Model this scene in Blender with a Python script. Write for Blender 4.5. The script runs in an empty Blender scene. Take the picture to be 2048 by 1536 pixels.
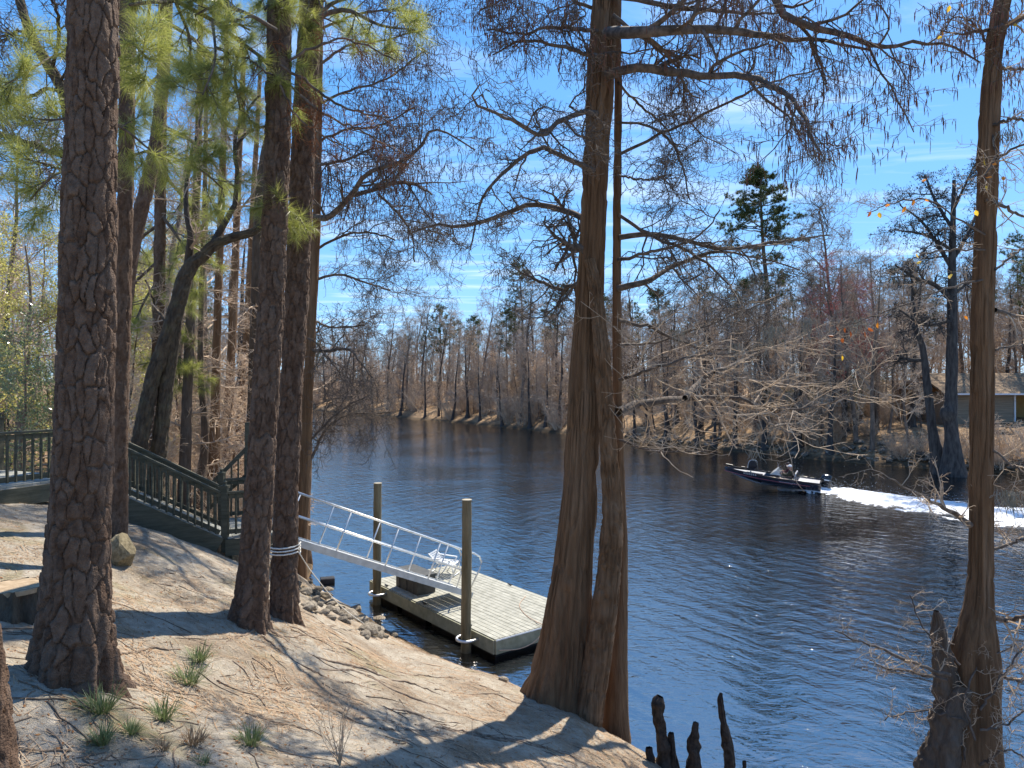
import bpy, math, random
import numpy as np
from mathutils import Vector, Matrix
rng = np.random.default_rng(7)
random.seed(7)
S = bpy.context.scene
COL = S.collection
R = math.radians
# ------------------------------------------------------------ camera
CAMZ = 6.0
F = 1409.0
cd = bpy.data.cameras.new('camera'); cam = bpy.data.objects.new('camera', cd); COL.objects.link(cam)
cam.location = (0, 0, CAMZ); cam.rotation_euler = (R(90), 0, 0)
cd.sensor_width = 36; cd.lens = 36*F/2048; cd.clip_end = 3000; cd.clip_start = .05
S.camera = cam
# ------------------------------------------------------------ sky, sun, exposure
SUN_AZ, SUN_EL = R(27), R(53)          # azimuth to the right of the view, elevation
w = bpy.data.worlds.new('World'); S.world = w; w.use_nodes = True
nt = w.node_tree; N = nt.nodes; L = nt.links
N.clear()
out = N.new('ShaderNodeOutputWorld'); bg = N.new('ShaderNodeBackground'); bg.inputs[1].default_value = .138
sky = N.new('ShaderNodeTexSky'); sky.sky_type = 'NISHITA'; sky.sun_disc = False
sky.sun_elevation = SUN_EL; sky.sun_rotation = SUN_AZ
sky.air_density = 1.0; sky.dust_density = .25; sky.ozone_density = 3.0; sky.altitude = 0
hs = N.new('ShaderNodeHueSaturation'); hs.inputs['Saturation'].default_value = 1.16; hs.inputs['Value'].default_value = 1.18
def vmath(op, a, b):
    v = N.new('ShaderNodeVectorMath'); v.operation = op
    L.new(a, v.inputs[0])
    if isinstance(b, tuple): v.inputs[1].default_value = b
    else: L.new(b, v.inputs[1])
    return v.outputs[0]
soft = vmath('ADD', vmath('MULTIPLY', sky.outputs[0], (.17, .17, .17)), (1, 1, 1))     # soft shoulder, so that the horizon keeps its blue
L.new(vmath('MULTIPLY', vmath('DIVIDE', sky.outputs[0], soft), (.72, .99, 1.38)), hs.inputs['Color'])
tc = N.new('ShaderNodeTexCoord'); sp = N.new('ShaderNodeSeparateXYZ'); L.new(tc.outputs['Generated'], sp.inputs[0])
mx = N.new('ShaderNodeMath'); mx.operation = 'MAXIMUM'; mx.inputs[1].default_value = .06; L.new(sp.outputs[2], mx.inputs[0])
dx = N.new('ShaderNodeMath'); dx.operation = 'DIVIDE'; L.new(sp.outputs[0], dx.inputs[0]); L.new(mx.outputs[0], dx.inputs[1])
dy = N.new('ShaderNodeMath'); dy.operation = 'DIVIDE'; L.new(sp.outputs[1], dy.inputs[0]); L.new(mx.outputs[0], dy.inputs[1])
cb = N.new('ShaderNodeCombineXYZ'); L.new(dx.outputs[0], cb.inputs[0]); L.new(dy.outputs[0], cb.inputs[1])
mp = N.new('ShaderNodeMapping'); mp.inputs['Rotation'].default_value = (0, 0, R(12)); mp.inputs['Scale'].default_value = (.55, 1.9, 1)
mp.inputs['Location'].default_value = (1.3, .4, 0)
L.new(cb.outputs[0], mp.inputs[0])
nz = N.new('ShaderNodeTexNoise'); nz.inputs['Scale'].default_value = 1.1; nz.inputs['Detail'].default_value = 7; nz.inputs['Roughness'].default_value = .58
nz.inputs['Distortion'].default_value = .6
L.new(mp.outputs[0], nz.inputs['Vector'])
rp = N.new('ShaderNodeValToRGB'); rp.color_ramp.elements[0].position = .50; rp.color_ramp.elements[1].position = .80
rp.color_ramp.elements[1].color = (.55, .55, .55, 1)
L.new(nz.outputs[0], rp.inputs[0])
mixc = N.new('ShaderNodeMixRGB'); L.new(rp.outputs[0], mixc.inputs[0]); L.new(hs.outputs[0], mixc.inputs[1]); mixc.inputs[2].default_value = (5.6, 6.0, 6.6, 1)
L.new(mixc.outputs[0], bg.inputs[0]); L.new(bg.outputs[0], out.inputs[0])
SD = Vector((math.sin(SUN_AZ)*math.cos(SUN_EL), math.cos(SUN_AZ)*math.cos(SUN_EL), math.sin(SUN_EL)))
sl = bpy.data.lights.new('sun', 'SUN'); sl.energy = 5.0; sl.angle = R(.53); sl.color = (1, .92, .79)
so = bpy.data.objects.new('sun', sl); COL.objects.link(so); so.location = (20, 40, 60)
so.rotation_euler = SD.to_track_quat('Z', 'Y').to_euler()
S.view_settings.view_transform = 'Standard'; S.view_settings.look = 'None'
S.view_settings.exposure = 0.85; S.view_settings.gamma = 1
S.render.resolution_x, S.render.resolution_y = 1024, 768

# ------------------------------------------------------------ helpers
def at(px, py, d):
    return np.array(((px-1024)/F*d, d, CAMZ-(py-768)/F*d))
def nrm(v):
    v = np.asarray(v, float); return v/np.maximum(np.linalg.norm(v, axis=-1, keepdims=True), 1e-9)
class MB:
    """collects vertices and faces of ONE mesh"""
    def __init__(s): s.V = []; s.Fs = []; s.n = 0; s.A = []
    def add(s, V, F_, a=None):
        V = np.asarray(V, float).reshape(-1, 3)
        for f in (F_ if isinstance(F_, list) else [F_]):
            s.Fs.append(np.asarray(f, int)+s.n)
        s.V.append(V); s.n += len(V)
        s.A.append(np.zeros(len(V)) if a is None else np.broadcast_to(np.asarray(a, float), (len(V),)))
        return s
    def box(s, c, size, rot=None, a=None):
        x, y, z = np.asarray(size)/2
        V = np.array([(i*x, j*y, k*z) for i in (-1, 1) for j in (-1, 1) for k in (-1, 1)])
        if rot is not None: V = V @ np.asarray(rot).T
        return s.add(V+np.asarray(c), np.array([(0, 1, 3, 2), (4, 6, 7, 5), (0, 4, 5, 1), (2, 3, 7, 6), (0, 2, 6, 4), (1, 5, 7, 3)]), a)
    def beam(s, p, q, wd, h, up=(0, 0, 1), a=None):
        p = np.asarray(p, float); q = np.asarray(q, float); t = nrm(q-p)
        u = np.asarray(up, float); sd = nrm(np.cross(t, u)); u2 = np.cross(sd, t)
        return s.box((p+q)/2, (np.linalg.norm(q-p), wd, h), np.stack([t, sd, u2], 1), a)
    def tubes(s, P, Rr, sides=3, cap=False, a=None):
        """P (k,n,3), Rr (k,n)"""
        P = np.asarray(P, float); Rr = np.asarray(Rr, float)
        if P.ndim == 2: P = P[None]; Rr = Rr[None]
        k, n, _ = P.shape
        if k == 0: return s
        T = nrm(np.gradient(P, axis=1)); ch = nrm(P[:, -1]-P[:, 0]+1e-6)
        ref = np.where(np.abs(ch[:, 2:3]) < .8, np.array([[0, 0, 1.]]), np.array([[.2, 1., 0]]))
        U = nrm(np.cross(T, ref[:, None, :])); W = np.cross(T, U)
        an = np.arange(sides)*2*math.pi/sides
        V = P[:, :, None, :]+Rr[:, :, None, None]*(np.cos(an)[None, None, :, None]*U[:, :, None, :]+np.sin(an)[None, None, :, None]*W[:, :, None, :])
        b = (np.arange(k)*n*sides)[:, None, None]+(np.arange(n-1)*sides)[None, :, None]
        i = np.arange(sides)[None, None, :]; j = (np.arange(sides)+1)[None, None, :] % sides
        Q = np.stack([b+i, b+j, b+j+sides, b+i+sides], -1).reshape(-1, 4)
        fs = [Q]
        if cap:
            base = np.arange(k)[:, None]*n*sides
            fs.append(base+np.arange(sides)[None, ::-1]); fs.append(base+(n-1)*sides+np.arange(sides)[None, :])
        aa = None
        if a is not None: aa = np.repeat(np.broadcast_to(np.asarray(a, float), (k,)), n*sides)
        return s.add(V.reshape(-1, 3), fs, aa)
    def tube(s, pts, r, sides=8, cap=True):
        pts = np.asarray(pts, float); r = np.broadcast_to(np.asarray(r, float), (len(pts),))
        return s.tubes(pts[None], r[None], sides, cap)
    def mesh(s, name, smooth=False):
        me = bpy.data.meshes.new(name)
        if s.n == 0: return me
        V = np.concatenate(s.V); me.vertices.add(len(V)); me.vertices.foreach_set('co', V.astype(np.float32).ravel())
        nl = sum(f.size for f in s.Fs); npoly = sum(len(f) for f in s.Fs)
        me.loops.add(nl); me.polygons.add(npoly)
        me.loops.foreach_set('vertex_index', np.concatenate([f.ravel() for f in s.Fs]).astype(np.int32))
        tot = np.concatenate([np.full(len(f), f.shape[1]) for f in s.Fs]); st = np.concatenate([[0], np.cumsum(tot)[:-1]])
        me.polygons.foreach_set('loop_start', st.astype(np.int32))
        me.polygons.foreach_set('use_smooth', np.full(npoly, smooth))
        me.update(calc_edges=True)
        A = np.concatenate(s.A)
        if A.any():
            at_ = me.attributes.new('tone', 'FLOAT', 'POINT'); at_.data.foreach_set('value', A.astype(np.float32))
        return me
    def build(s, name, mat, parent=None, smooth=False):
        o = bpy.data.objects.new(name, s.mesh(name, smooth)); COL.objects.link(o)
        if mat: o.data.materials.append(mat)
        if parent is not None: o.parent = parent
        return o
def tag(o, label=None, cat=None, group=None, kind=None):
    if label: o['label'] = label
    if cat: o['category'] = cat
    if group: o['group'] = group
    if kind: o['kind'] = kind
    return o
def empty(name, loc=(0, 0, 0), rz=0, label=None, cat=None, group=None):
    o = bpy.data.objects.new(name, None); COL.objects.link(o); o.location = loc; o.rotation_euler = (0, 0, rz); o.empty_display_size = .2
    return tag(o, label, cat, group)
def settle(root):
    """children were built in world coordinates under an Empty that stands at the base: keep them in place"""
    m = Matrix.Translation(root.location)
    inv = (m @ root.rotation_euler.to_matrix().to_4x4()).inverted()
    for c in root.children:
        if c.type == 'MESH': c.data.transform(inv)
        for g in c.children:
            if g.type == 'MESH': g.data.transform(inv)
def copy_tree(o, parent=None):
    c = o.copy(); COL.objects.link(c); c.parent = parent
    for ch in list(o.children): copy_tree(ch, c)
    return c
def spline(pts, n, vals=None):
    """Catmull-Rom through control points, n samples; vals: per-point scalars sampled too"""
    P = np.asarray(pts, float); m = len(P)
    if vals is not None: P = np.concatenate([P, np.asarray(vals, float)[:, None]], 1)
    E = np.concatenate([[2*P[0]-P[1]], P, [2*P[-1]-P[-2]]])
    seg = np.concatenate([[0], np.cumsum(np.linalg.norm(np.diff(P[:, :3], axis=0), axis=1))]); seg /= seg[-1]
    t = np.linspace(0, 1, n); i = np.clip(np.searchsorted(seg, t, 'right')-1, 0, m-2)
    u = ((t-seg[i])/np.maximum(seg[i+1]-seg[i], 1e-9))[:, None]
    p0, p1, p2, p3 = E[i], E[i+1], E[i+2], E[i+3]
    o = .5*(2*p1+(p2-p0)*u+(2*p0-5*p1+4*p2-p3)*u*u+(3*p1-p0-3*p2+p3)*u**3)
    return (o[:, :3], np.maximum(o[:, 3], .001)) if vals is not None else o
def hash3(i, j, k, s=0):
    h = (i*374761393+j*668265263+k*2147483647+s*974634721) & 0xffffffff
    h = ((h ^ (h >> 13))*1274126177) & 0xffffffff
    h = ((h ^ (h >> 16))*2246822519) & 0xffffffff
    return ((h ^ (h >> 15)) & 0xffffff)/float(0xffffff)
def vnoise(P, s=0):
    P = np.asarray(P, float); I = np.floor(P).astype(np.int64); f = P-I; f = f*f*(3-2*f)
    o = 0
    for a in (0, 1):
        for b in (0, 1):
            for c in (0, 1):
                wgt = (f[..., 0] if a else 1-f[..., 0])*(f[..., 1] if b else 1-f[..., 1])*(f[..., 2] if c else 1-f[..., 2])
                o = o+wgt*hash3(I[..., 0]+a, I[..., 1]+b, I[..., 2]+c, s)
    return o*2-1
def fbm(P, oct=4, s=0):
    o = 0; a = 1.; P = np.asarray(P, float)
    for k in range(oct): o = o+a*vnoise(P*2**k+k*17.3, s+k); a *= .5
    return o
def sstep(a, b, x):
    t = np.clip((x-a)/(b-a), 0, 1); return t*t*(3-2*t)
# ------------------------------------------------------------ materials
def pmat(name, c1, c2, scale=4, rough=.85, bump=0., detail=6, stretch=(1, 1, 1), c3=None, transl=0, spec=.25, tone=None, rnd=0., metal=0., bscale=None, mid=(.35, .65)):
    m = bpy.data.materials.new(name); m.use_nodes = True; nt = m.node_tree; n = nt.nodes; l = nt.links
    b = n['Principled BSDF']; b.inputs['Roughness'].default_value = rough; b.inputs['Specular IOR Level'].default_value = spec; b.inputs['Metallic'].default_value = metal
    tc = n.new('ShaderNodeTexCoord'); mp = n.new('ShaderNodeMapping'); mp.inputs['Scale'].default_value = stretch
    l.new(tc.outputs['Object'], mp.inputs[0])
    nz = n.new('ShaderNodeTexNoise'); nz.inputs['Scale'].default_value = scale; nz.inputs['Detail'].default_value = detail; nz.inputs['Roughness'].default_value = .6
    l.new(mp.outputs[0], nz.inputs['Vector'])
    rp = n.new('ShaderNodeValToRGB'); e = rp.color_ramp.elements
    e[0].position, e[1].position = mid; e[0].color = (*c1, 1); e[1].color = (*c2, 1)
    if c3: k = e.new(.5*(mid[0]+mid[1])); k.color = (*c3, 1)
    l.new(nz.outputs[0], rp.inputs[0]); colr = rp.outputs[0]
    if tone:                     # per-piece colour of its own, from the 'tone' attribute
        at_ = n.new('ShaderNodeAttribute'); at_.attribute_name = 'tone'
        r2 = n.new('ShaderNodeValToRGB'); e2 = r2.color_ramp.elements
        e2[0].color = (*tone[0], 1); e2[1].color = (*tone[-1], 1)
        for q, cc in enumerate(tone[1:-1]): k = e2.new((q+1)/(len(tone)-1)); k.color = (*cc, 1)
        l.new(at_.outputs['Fac'], r2.inputs[0])
        mxx = n.new('ShaderNodeMixRGB'); mxx.inputs[0].default_value = .55; l.new(colr, mxx.inputs[1]); l.new(r2.outputs[0], mxx.inputs[2]); colr = mxx.outputs[0]
    if rnd:
        oi = n.new('ShaderNodeObjectInfo'); h = n.new('ShaderNodeHueSaturation'); mr = n.new('ShaderNodeMapRange')
        mr.inputs['To Min'].default_value = 1-rnd; mr.inputs['To Max'].default_value = 1+rnd
        l.new(oi.outputs['Random'], mr.inputs[0]); l.new(mr.outputs[0], h.inputs['Value']); l.new(colr, h.inputs['Color']); colr = h.outputs[0]
    l.new(colr, b.inputs['Base Color'])
    if bump:
        bp = n.new('ShaderNodeBump'); bp.inputs['Strength'].default_value = min(1, bump); bp.inputs['Distance'].default_value = .02*max(1, bump)
        if bscale:
            nb = n.new('ShaderNodeTexNoise'); nb.inputs['Scale'].default_value = bscale; nb.inputs['Detail'].default_value = 5; l.new(mp.outputs[0], nb.inputs['Vector']); l.new(nb.outputs[0], bp.inputs['Height'])
        else: l.new(nz.outputs[0], bp.inputs['Height'])
        l.new(bp.outputs[0], b.inputs['Normal'])
    if transl:
        t = n.new('ShaderNodeBsdfTranslucent'); l.new(colr, t.inputs[0]); mxs = n.new('ShaderNodeMixShader'); mxs.inputs[0].default_value = transl
        o = n['Material Output']; l.new(b.outputs[0], mxs.inputs[1]); l.new(t.outputs[0], mxs.inputs[2]); l.new(mxs.outputs[0], o.inputs[0])
    return m
# ------------------------------------------------------------ terrain
NEAR_SHORE = [(70, -30), (30, -14), (10, -3), (5, 5), (3.4, 9.2), (2.5, 10.5), (1.4, 12.0), (.6, 12.9), (-.2, 14), (-1.6, 15.4), (-3.4, 17.6), (-5.0, 19.6), (-6.3, 21.6),
              (-9, 30), (-17, 46), (-34, 80), (-62, 130), (-105, 158), (-190, 170)]
FAR_SHORE = [(-190, 215), (-95, 196), (-44, 160), (-32, 141), (-9.7, 112), (4.7, 88), (11.6, 76), (20.8, 62), (25.8, 54), (30.6, 49), (42, 41), (75, 22), (130, -2)]
POLY = np.array(NEAR_SHORE+FAR_SHORE, float)
def sdist(x, y):
    """distance to the shoreline, positive on land"""
    x = np.asarray(x, float); y = np.asarray(y, float)
    best = np.full(x.shape, 1e9); ins = np.zeros(x.shape, bool); n = len(POLY)
    for i in range(n):
        a = POLY[i]; b = POLY[(i+1) % n]; ab = b-a
        t = np.clip(((x-a[0])*ab[0]+(y-a[1])*ab[1])/(ab@ab), 0, 1)
        if i not in (len(NEAR_SHORE)-1, n-1):
            best = np.minimum(best, np.hypot(x-a[0]-t*ab[0], y-a[1]-t*ab[1]))
        c = ((a[1] > y) != (b[1] > y)) & (x < (b[0]-a[0])*(y-a[1])/((b[1]-a[1]) or 1e-9)+a[0])
        ins ^= c
    return np.where(ins, -best, best)
_C = []      # near-bank heights: (pixel x, pixel y, height) read from the photograph, and free points
for px, py, z in [(145, 1345, 3.6), (497, 1245, 2.9), (567, 1228, 2.72), (445, 1115, 2.6), (235, 1040, 3.42), (60, 1005, 3.98), (700, 1536, 2.6), (1000, 1536, 1.85), (1200, 1536, 1.1),
                  (0, 1536, 3.5), (350, 1536, 3.2), (850, 1400, 1.62), (600, 1330, 2.55), (700, 1290, 1.95), (640, 1235, 1.9), (640, 1190, .95), (40, 1195, 3.8), (245, 1120, 3.55), (350, 1400, 3.1), (1150, 1420, .75),
                  (1080, 1385, .62), (1000, 1345, .55), (870, 1310, .42), (1300, 1500, .5), (780, 1330, 1.35), (350, 1200, 3.1)]:
    d = (CAMZ-z)*F/(py-768); _C.append(((px-1024)/F*d, d, z))
for i in range(3, 13):
    a = np.array(NEAR_SHORE[i]); t = np.array(NEAR_SHORE[i+1])-np.array(NEAR_SHORE[i-1]); nn = np.array((t[1], -t[0]))/np.hypot(*t)
    if sdist(a[:1]+nn[0]*.5, a[1:]+nn[1]*.5)[0] > 0: nn = -nn
    _C += [(a[0], a[1], 0.0), (*(a+nn*1.5), -.55), (*(a+nn*5), -1.7)]
_C += [(-10, 6, 3.9), (-10, 1, 3.9), (-4, 1, 3.6), (0, 1, 2.7), (-10, 18, 3.3), (-8, 18, 2.7), (-8.5, 22, 1.6), (-12, 12, 4.0), (2, 4, 1.6), (-14, 22, 3.3), (-7, 16, 2.7), (-6, 18, 1.6)]
_C = np.array(_C)
def _k(r): return r*r*np.log(r+1e-6)
_A = _k(np.hypot(_C[:, None, 0]-_C[None, :, 0], _C[:, None, 1]-_C[None, :, 1]))+np.eye(len(_C))*.6
_Q = np.c_[np.ones(len(_C)), _C[:, :2]]
_W = np.linalg.solve(np.block([[_A, _Q], [_Q.T, np.zeros((3, 3))]]), np.r_[_C[:, 2], 0, 0, 0])
def ground_z(x, y):
    x = np.asarray(x, float); y = np.asarray(y, float); sh = x.shape; x = x.ravel(); y = y.ravel()
    s = sdist(x, y)
    g = np.interp(s, [-40, -12, -5, -1.5, 0, .6, 2, 6, 15, 40, 120, 600], [-3, -2.6, -1.6, -.5, 0, .4, .9, 1.9, 2.9, 4, 6.5, 9])
    g += np.where(s > 0, np.minimum(s*.15, .35)*fbm(np.c_[x*.35, y*.35, 0*x], 4), .12*fbm(np.c_[x*.3, y*.3, 0*x], 3))
    m = (x > -16) & (x < 8) & (y > -3) & (y < 27)
    if m.any():
        xm, ym = x[m], y[m]
        t = _k(np.hypot(xm[:, None]-_C[None, :, 0], ym[:, None]-_C[None, :, 1])) @ _W[:-3]+_W[-3]+_W[-2]*xm+_W[-1]*ym
        t += (.035*fbm(np.c_[xm*1.1, ym*1.1, 0*xm], 4)+.02*fbm(np.c_[xm*5, ym*5, 0*xm], 3, 5))*sstep(-.3, .8, t)
        ww = sstep(-16, -11, xm)*(1-sstep(4.5, 8, xm))*sstep(-3, 0, ym)*(1-sstep(21, 27, ym))
        g[m] = g[m]*(1-ww)+t*ww
    return g.reshape(sh)
def gz(x, y): return float(ground_z(np.array([x]), np.array([y]))[0])
def onground(px, py, lo=2.5, hi=40):
    """the point of the ground under a line of sight"""
    d = np.linspace(lo, hi, 1500); x = (px-1024)/F*d; z = CAMZ-(py-768)/F*d; g = ground_z(x, d)
    i = np.argmax(z < g); return np.array((x[i], d[i], g[i]))
def axis(fa, fb, step, lo, hi):
    a = list(np.arange(fa, fb, step)); s = step; v = fb
    while v < hi: a.append(v); s = min(s*1.09, 12); v += s
    a.append(hi); s = step; v = fa-step; pre = []
    while v > lo: pre.append(v); s = min(s*1.09, 12); v -= s
    pre.append(lo); return np.array(pre[::-1]+a)
gx = axis(-8, 3.4, .085, -420, 420); gy = axis(3.2, 16, .085, -40, 700)
X, Y = np.meshgrid(gx, gy); Z = ground_z(X, Y); nx, ny = len(gx), len(gy)
idx = np.arange(nx*ny).reshape(ny, nx)
mb = MB(); mb.add(np.stack([X, Y, Z], -1), np.stack([idx[:-1, :-1], idx[:-1, 1:], idx[1:, 1:], idx[1:, :-1]], -1).reshape(-1, 4))
def ground_mat():
    m = bpy.data.materials.new('ground'); m.use_nodes = True; nt = m.node_tree; n = nt.nodes; l = nt.links; b = n['Principled BSDF']
    b.inputs['Roughness'].default_value = .95; b.inputs['Specular IOR Level'].default_value = .15
    g = n.new('ShaderNodeNewGeometry'); sp = n.new('ShaderNodeSeparateXYZ'); l.new(g.outputs['Position'], sp.inputs[0])
    def noise(sc, det=4, ro=.62, dist=0):
        z = n.new('ShaderNodeTexNoise'); z.inputs['Scale'].default_value = sc; z.inputs['Detail'].default_value = det; z.inputs['Roughness'].default_value = ro; z.inputs['Distortion'].default_value = dist
        l.new(g.outputs['Position'], z.inputs['Vector']); return z.outputs[0]
    def ramp(src, stops):
        r = n.new('ShaderNodeValToRGB'); e = r.color_ramp.elements; e[0].position, e[0].color = stops[0][0], (*stops[0][1], 1); e[1].position, e[1].color = stops[-1][0], (*stops[-1][1], 1)
        for p, c in stops[1:-1]: k = e.new(p); k.color = (*c, 1)
        l.new(src, r.inputs[0]); return r.outputs[0]
    def mix(f, a, c):
        x = n.new('ShaderNodeMixRGB'); l.new(f, x.inputs[0]); l.new(a, x.inputs[1]); l.new(c, x.inputs[2]); return x.outputs[0]
    def rng_(src, a, c):
        r = n.new('ShaderNodeMapRange'); r.inputs['From Min'].default_value = a; r.inputs['From Max'].default_value = c; l.new(src, r.inputs[0]); return r.outputs[0]
    W3 = lambda v: (v, v, v)
    sand = ramp(noise(9), [(.3, (.28, .235, .175)), (.5, (.42, .365, .28)), (.7, (.54, .48, .39))])
    grain = ramp(noise(90, 3), [(.35, (.20, .16, .115)), (.55, (.48, .43, .36))])
    sand = mix(ramp(noise(14, 4), [(.35, W3(.15)), (.7, W3(.6))]), sand, grain)
    litter = ramp(noise(34, 6), [(.3, (.08, .05, .03)), (.5, (.19, .13, .08)), (.7, (.33, .25, .17))])
    near = mix(ramp(noise(.9, 4, .6, .4), [(.46, W3(.05)), (.66, W3(.75))]), sand, litter)
    moss = ramp(noise(30), [(.35, (.10, .085, .02)), (.65, (.24, .20, .06))])
    near = mix(ramp(noise(.75, 3, .65, .8), [(.56, W3(0)), (.70, W3(.55))]), near, moss)
    far = ramp(noise(3, 5), [(.3, (.11, .07, .038)), (.5, (.26, .17, .095)), (.7, (.44, .31, .18))])
    c = mix(rng_(sp.outputs[1], 17, 26), near, far)
    wet = ramp(noise(7), [(.3, (.04, .028, .018)), (.7, (.12, .085, .05))])
    c = mix(rng_(sp.outputs[2], .42, .12), c, wet)
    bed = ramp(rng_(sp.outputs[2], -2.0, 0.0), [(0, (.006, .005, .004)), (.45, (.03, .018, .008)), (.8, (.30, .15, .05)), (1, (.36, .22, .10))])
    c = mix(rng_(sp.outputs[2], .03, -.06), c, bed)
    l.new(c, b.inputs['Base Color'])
    bp = n.new('ShaderNodeBump'); bp.inputs['Strength'].default_value = 1.; bp.inputs['Distance'].default_value = .05
    l.new(noise(28, 5, .7), bp.inputs['Height']); l.new(bp.outputs[0], b.inputs['Normal']); return m
M = {}
M['ground'] = ground_mat()
tag(mb.build('ground', M['ground'], smooth=True), kind='structure')
# ------------------------------------------------------------ river
def water_mat():
    m = bpy.data.materials.new('river_water'); m.use_nodes = True; nt = m.node_tree; n = nt.nodes; l = nt.links; n.remove(n['Principled BSDF']); o = n['Material Output']
    g = n.new('ShaderNodeNewGeometry')
    def noise(sc, rot, det, ro=.5, dist=0):
        mp = n.new('ShaderNodeMapping'); mp.vector_type = 'TEXTURE'; mp.inputs['Rotation'].default_value = (0, 0, R(rot)); mp.inputs['Scale'].default_value = (*sc, 1); l.new(g.outputs['Position'], mp.inputs[0])
        z = n.new('ShaderNodeTexNoise'); z.inputs['Scale'].default_value = 1; z.inputs['Detail'].default_value = det; z.inputs['Roughness'].default_value = ro; z.inputs['Distortion'].default_value = dist
        l.new(mp.outputs[0], z.inputs['Vector']); return z.outputs[0]
    def mul(a, k):
        x = n.new('ShaderNodeMath'); x.operation = 'MULTIPLY'; l.new(a, x.inputs[0])
        if isinstance(k, (int, float)): x.inputs[1].default_value = k
        else: l.new(k, x.inputs[1])
        return x.outputs[0]
    def add(a, c):
        x = n.new('ShaderNodeMath'); x.operation = 'ADD'; l.new(a, x.inputs[0]); l.new(c, x.inputs[1]); return x.outputs[0]
    h = mul(noise((1.3, .42), -58, 2, .5, .5), .55)                 # swell
    h = add(h, mul(noise((.36, .13), -12, 3, .6, .6), .25))       # ripples
    h = add(h, mul(noise((.9, .30), 20, 2, .5, .4), .30))
    # wave trains left by boats: broad rings round a point down the river
    wv = n.new('ShaderNodeTexWave'); wv.wave_type = 'RINGS'; wv.rings_direction = 'Z'; wv.inputs['Scale'].default_value = .42; wv.inputs['Distortion'].default_value = 3.2; wv.inputs['Detail'].default_value = 3; wv.inputs['Detail Scale'].default_value = 1.2
    mp = n.new('ShaderNodeMapping'); mp.inputs['Location'].default_value = (-13, -24, 0); l.new(g.outputs['Position'], mp.inputs[0]); l.new(mp.outputs[0], wv.inputs['Vector'])
    h = add(h, mul(wv.outputs['Fac'], mul(noise((6, 4.5), 30, 2), .2)))
    calm = n.new('ShaderNodeMapRange'); calm.inputs['From Min'].default_value = .3; calm.inputs['From Max'].default_value = .7; calm.inputs['To Min'].default_value = .45; calm.inputs['To Max'].default_value = 1.25
    l.new(noise((10, 6), 25, 3, .5, .5), calm.inputs[0])
    h = mul(h, calm.outputs[0])
    bp = n.new('ShaderNodeBump'); bp.inputs['Strength'].default_value = 1; bp.inputs['Distance'].default_value = .07; l.new(h, bp.inputs['Height'])
    fr = n.new('ShaderNodeFresnel'); fr.inputs['IOR'].default_value = 4.2; l.new(bp.outputs[0], fr.inputs['Normal'])
    gl = n.new('ShaderNodeBsdfGlossy'); gl.inputs['Roughness'].default_value = .04; gl.inputs['Color'].default_value = (1, .98, .95, 1); l.new(bp.outputs[0], gl.inputs['Normal'])
    tr = n.new('ShaderNodeBsdfTransparent'); tr.inputs['Color'].default_value = (.62, .40, .16, 1)
    df = n.new('ShaderNodeBsdfDiffuse'); df.inputs['Color'].default_value = (.012, .014, .016, 1)
    m0 = n.new('ShaderNodeMixShader'); m0.inputs[0].default_value = .3; l.new(tr.outputs[0], m0.inputs[1]); l.new(df.outputs[0], m0.inputs[2])
    ms = n.new('ShaderNodeMixShader'); l.new(fr.outputs[0], ms.inputs[0]); l.new(m0.outputs[0], ms.inputs[1]); l.new(gl.outputs[0], ms.inputs[2]); l.new(ms.outputs[0], o.inputs[0]); return m
M['water'] = water_mat()
mb = MB(); xs = np.linspace(-260, 160, 43); ys = np.linspace(-40, 260, 31); X, Y = np.meshgrid(xs, ys); idx = np.arange(X.size).reshape(X.shape)
mb.add(np.stack([X, Y, X*0], -1), np.stack([idx[:-1, :-1], idx[:-1, 1:], idx[1:, 1:], idx[1:, :-1]], -1).reshape(-1, 4))
tag(mb.build('river', M['water']), kind='structure')
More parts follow.
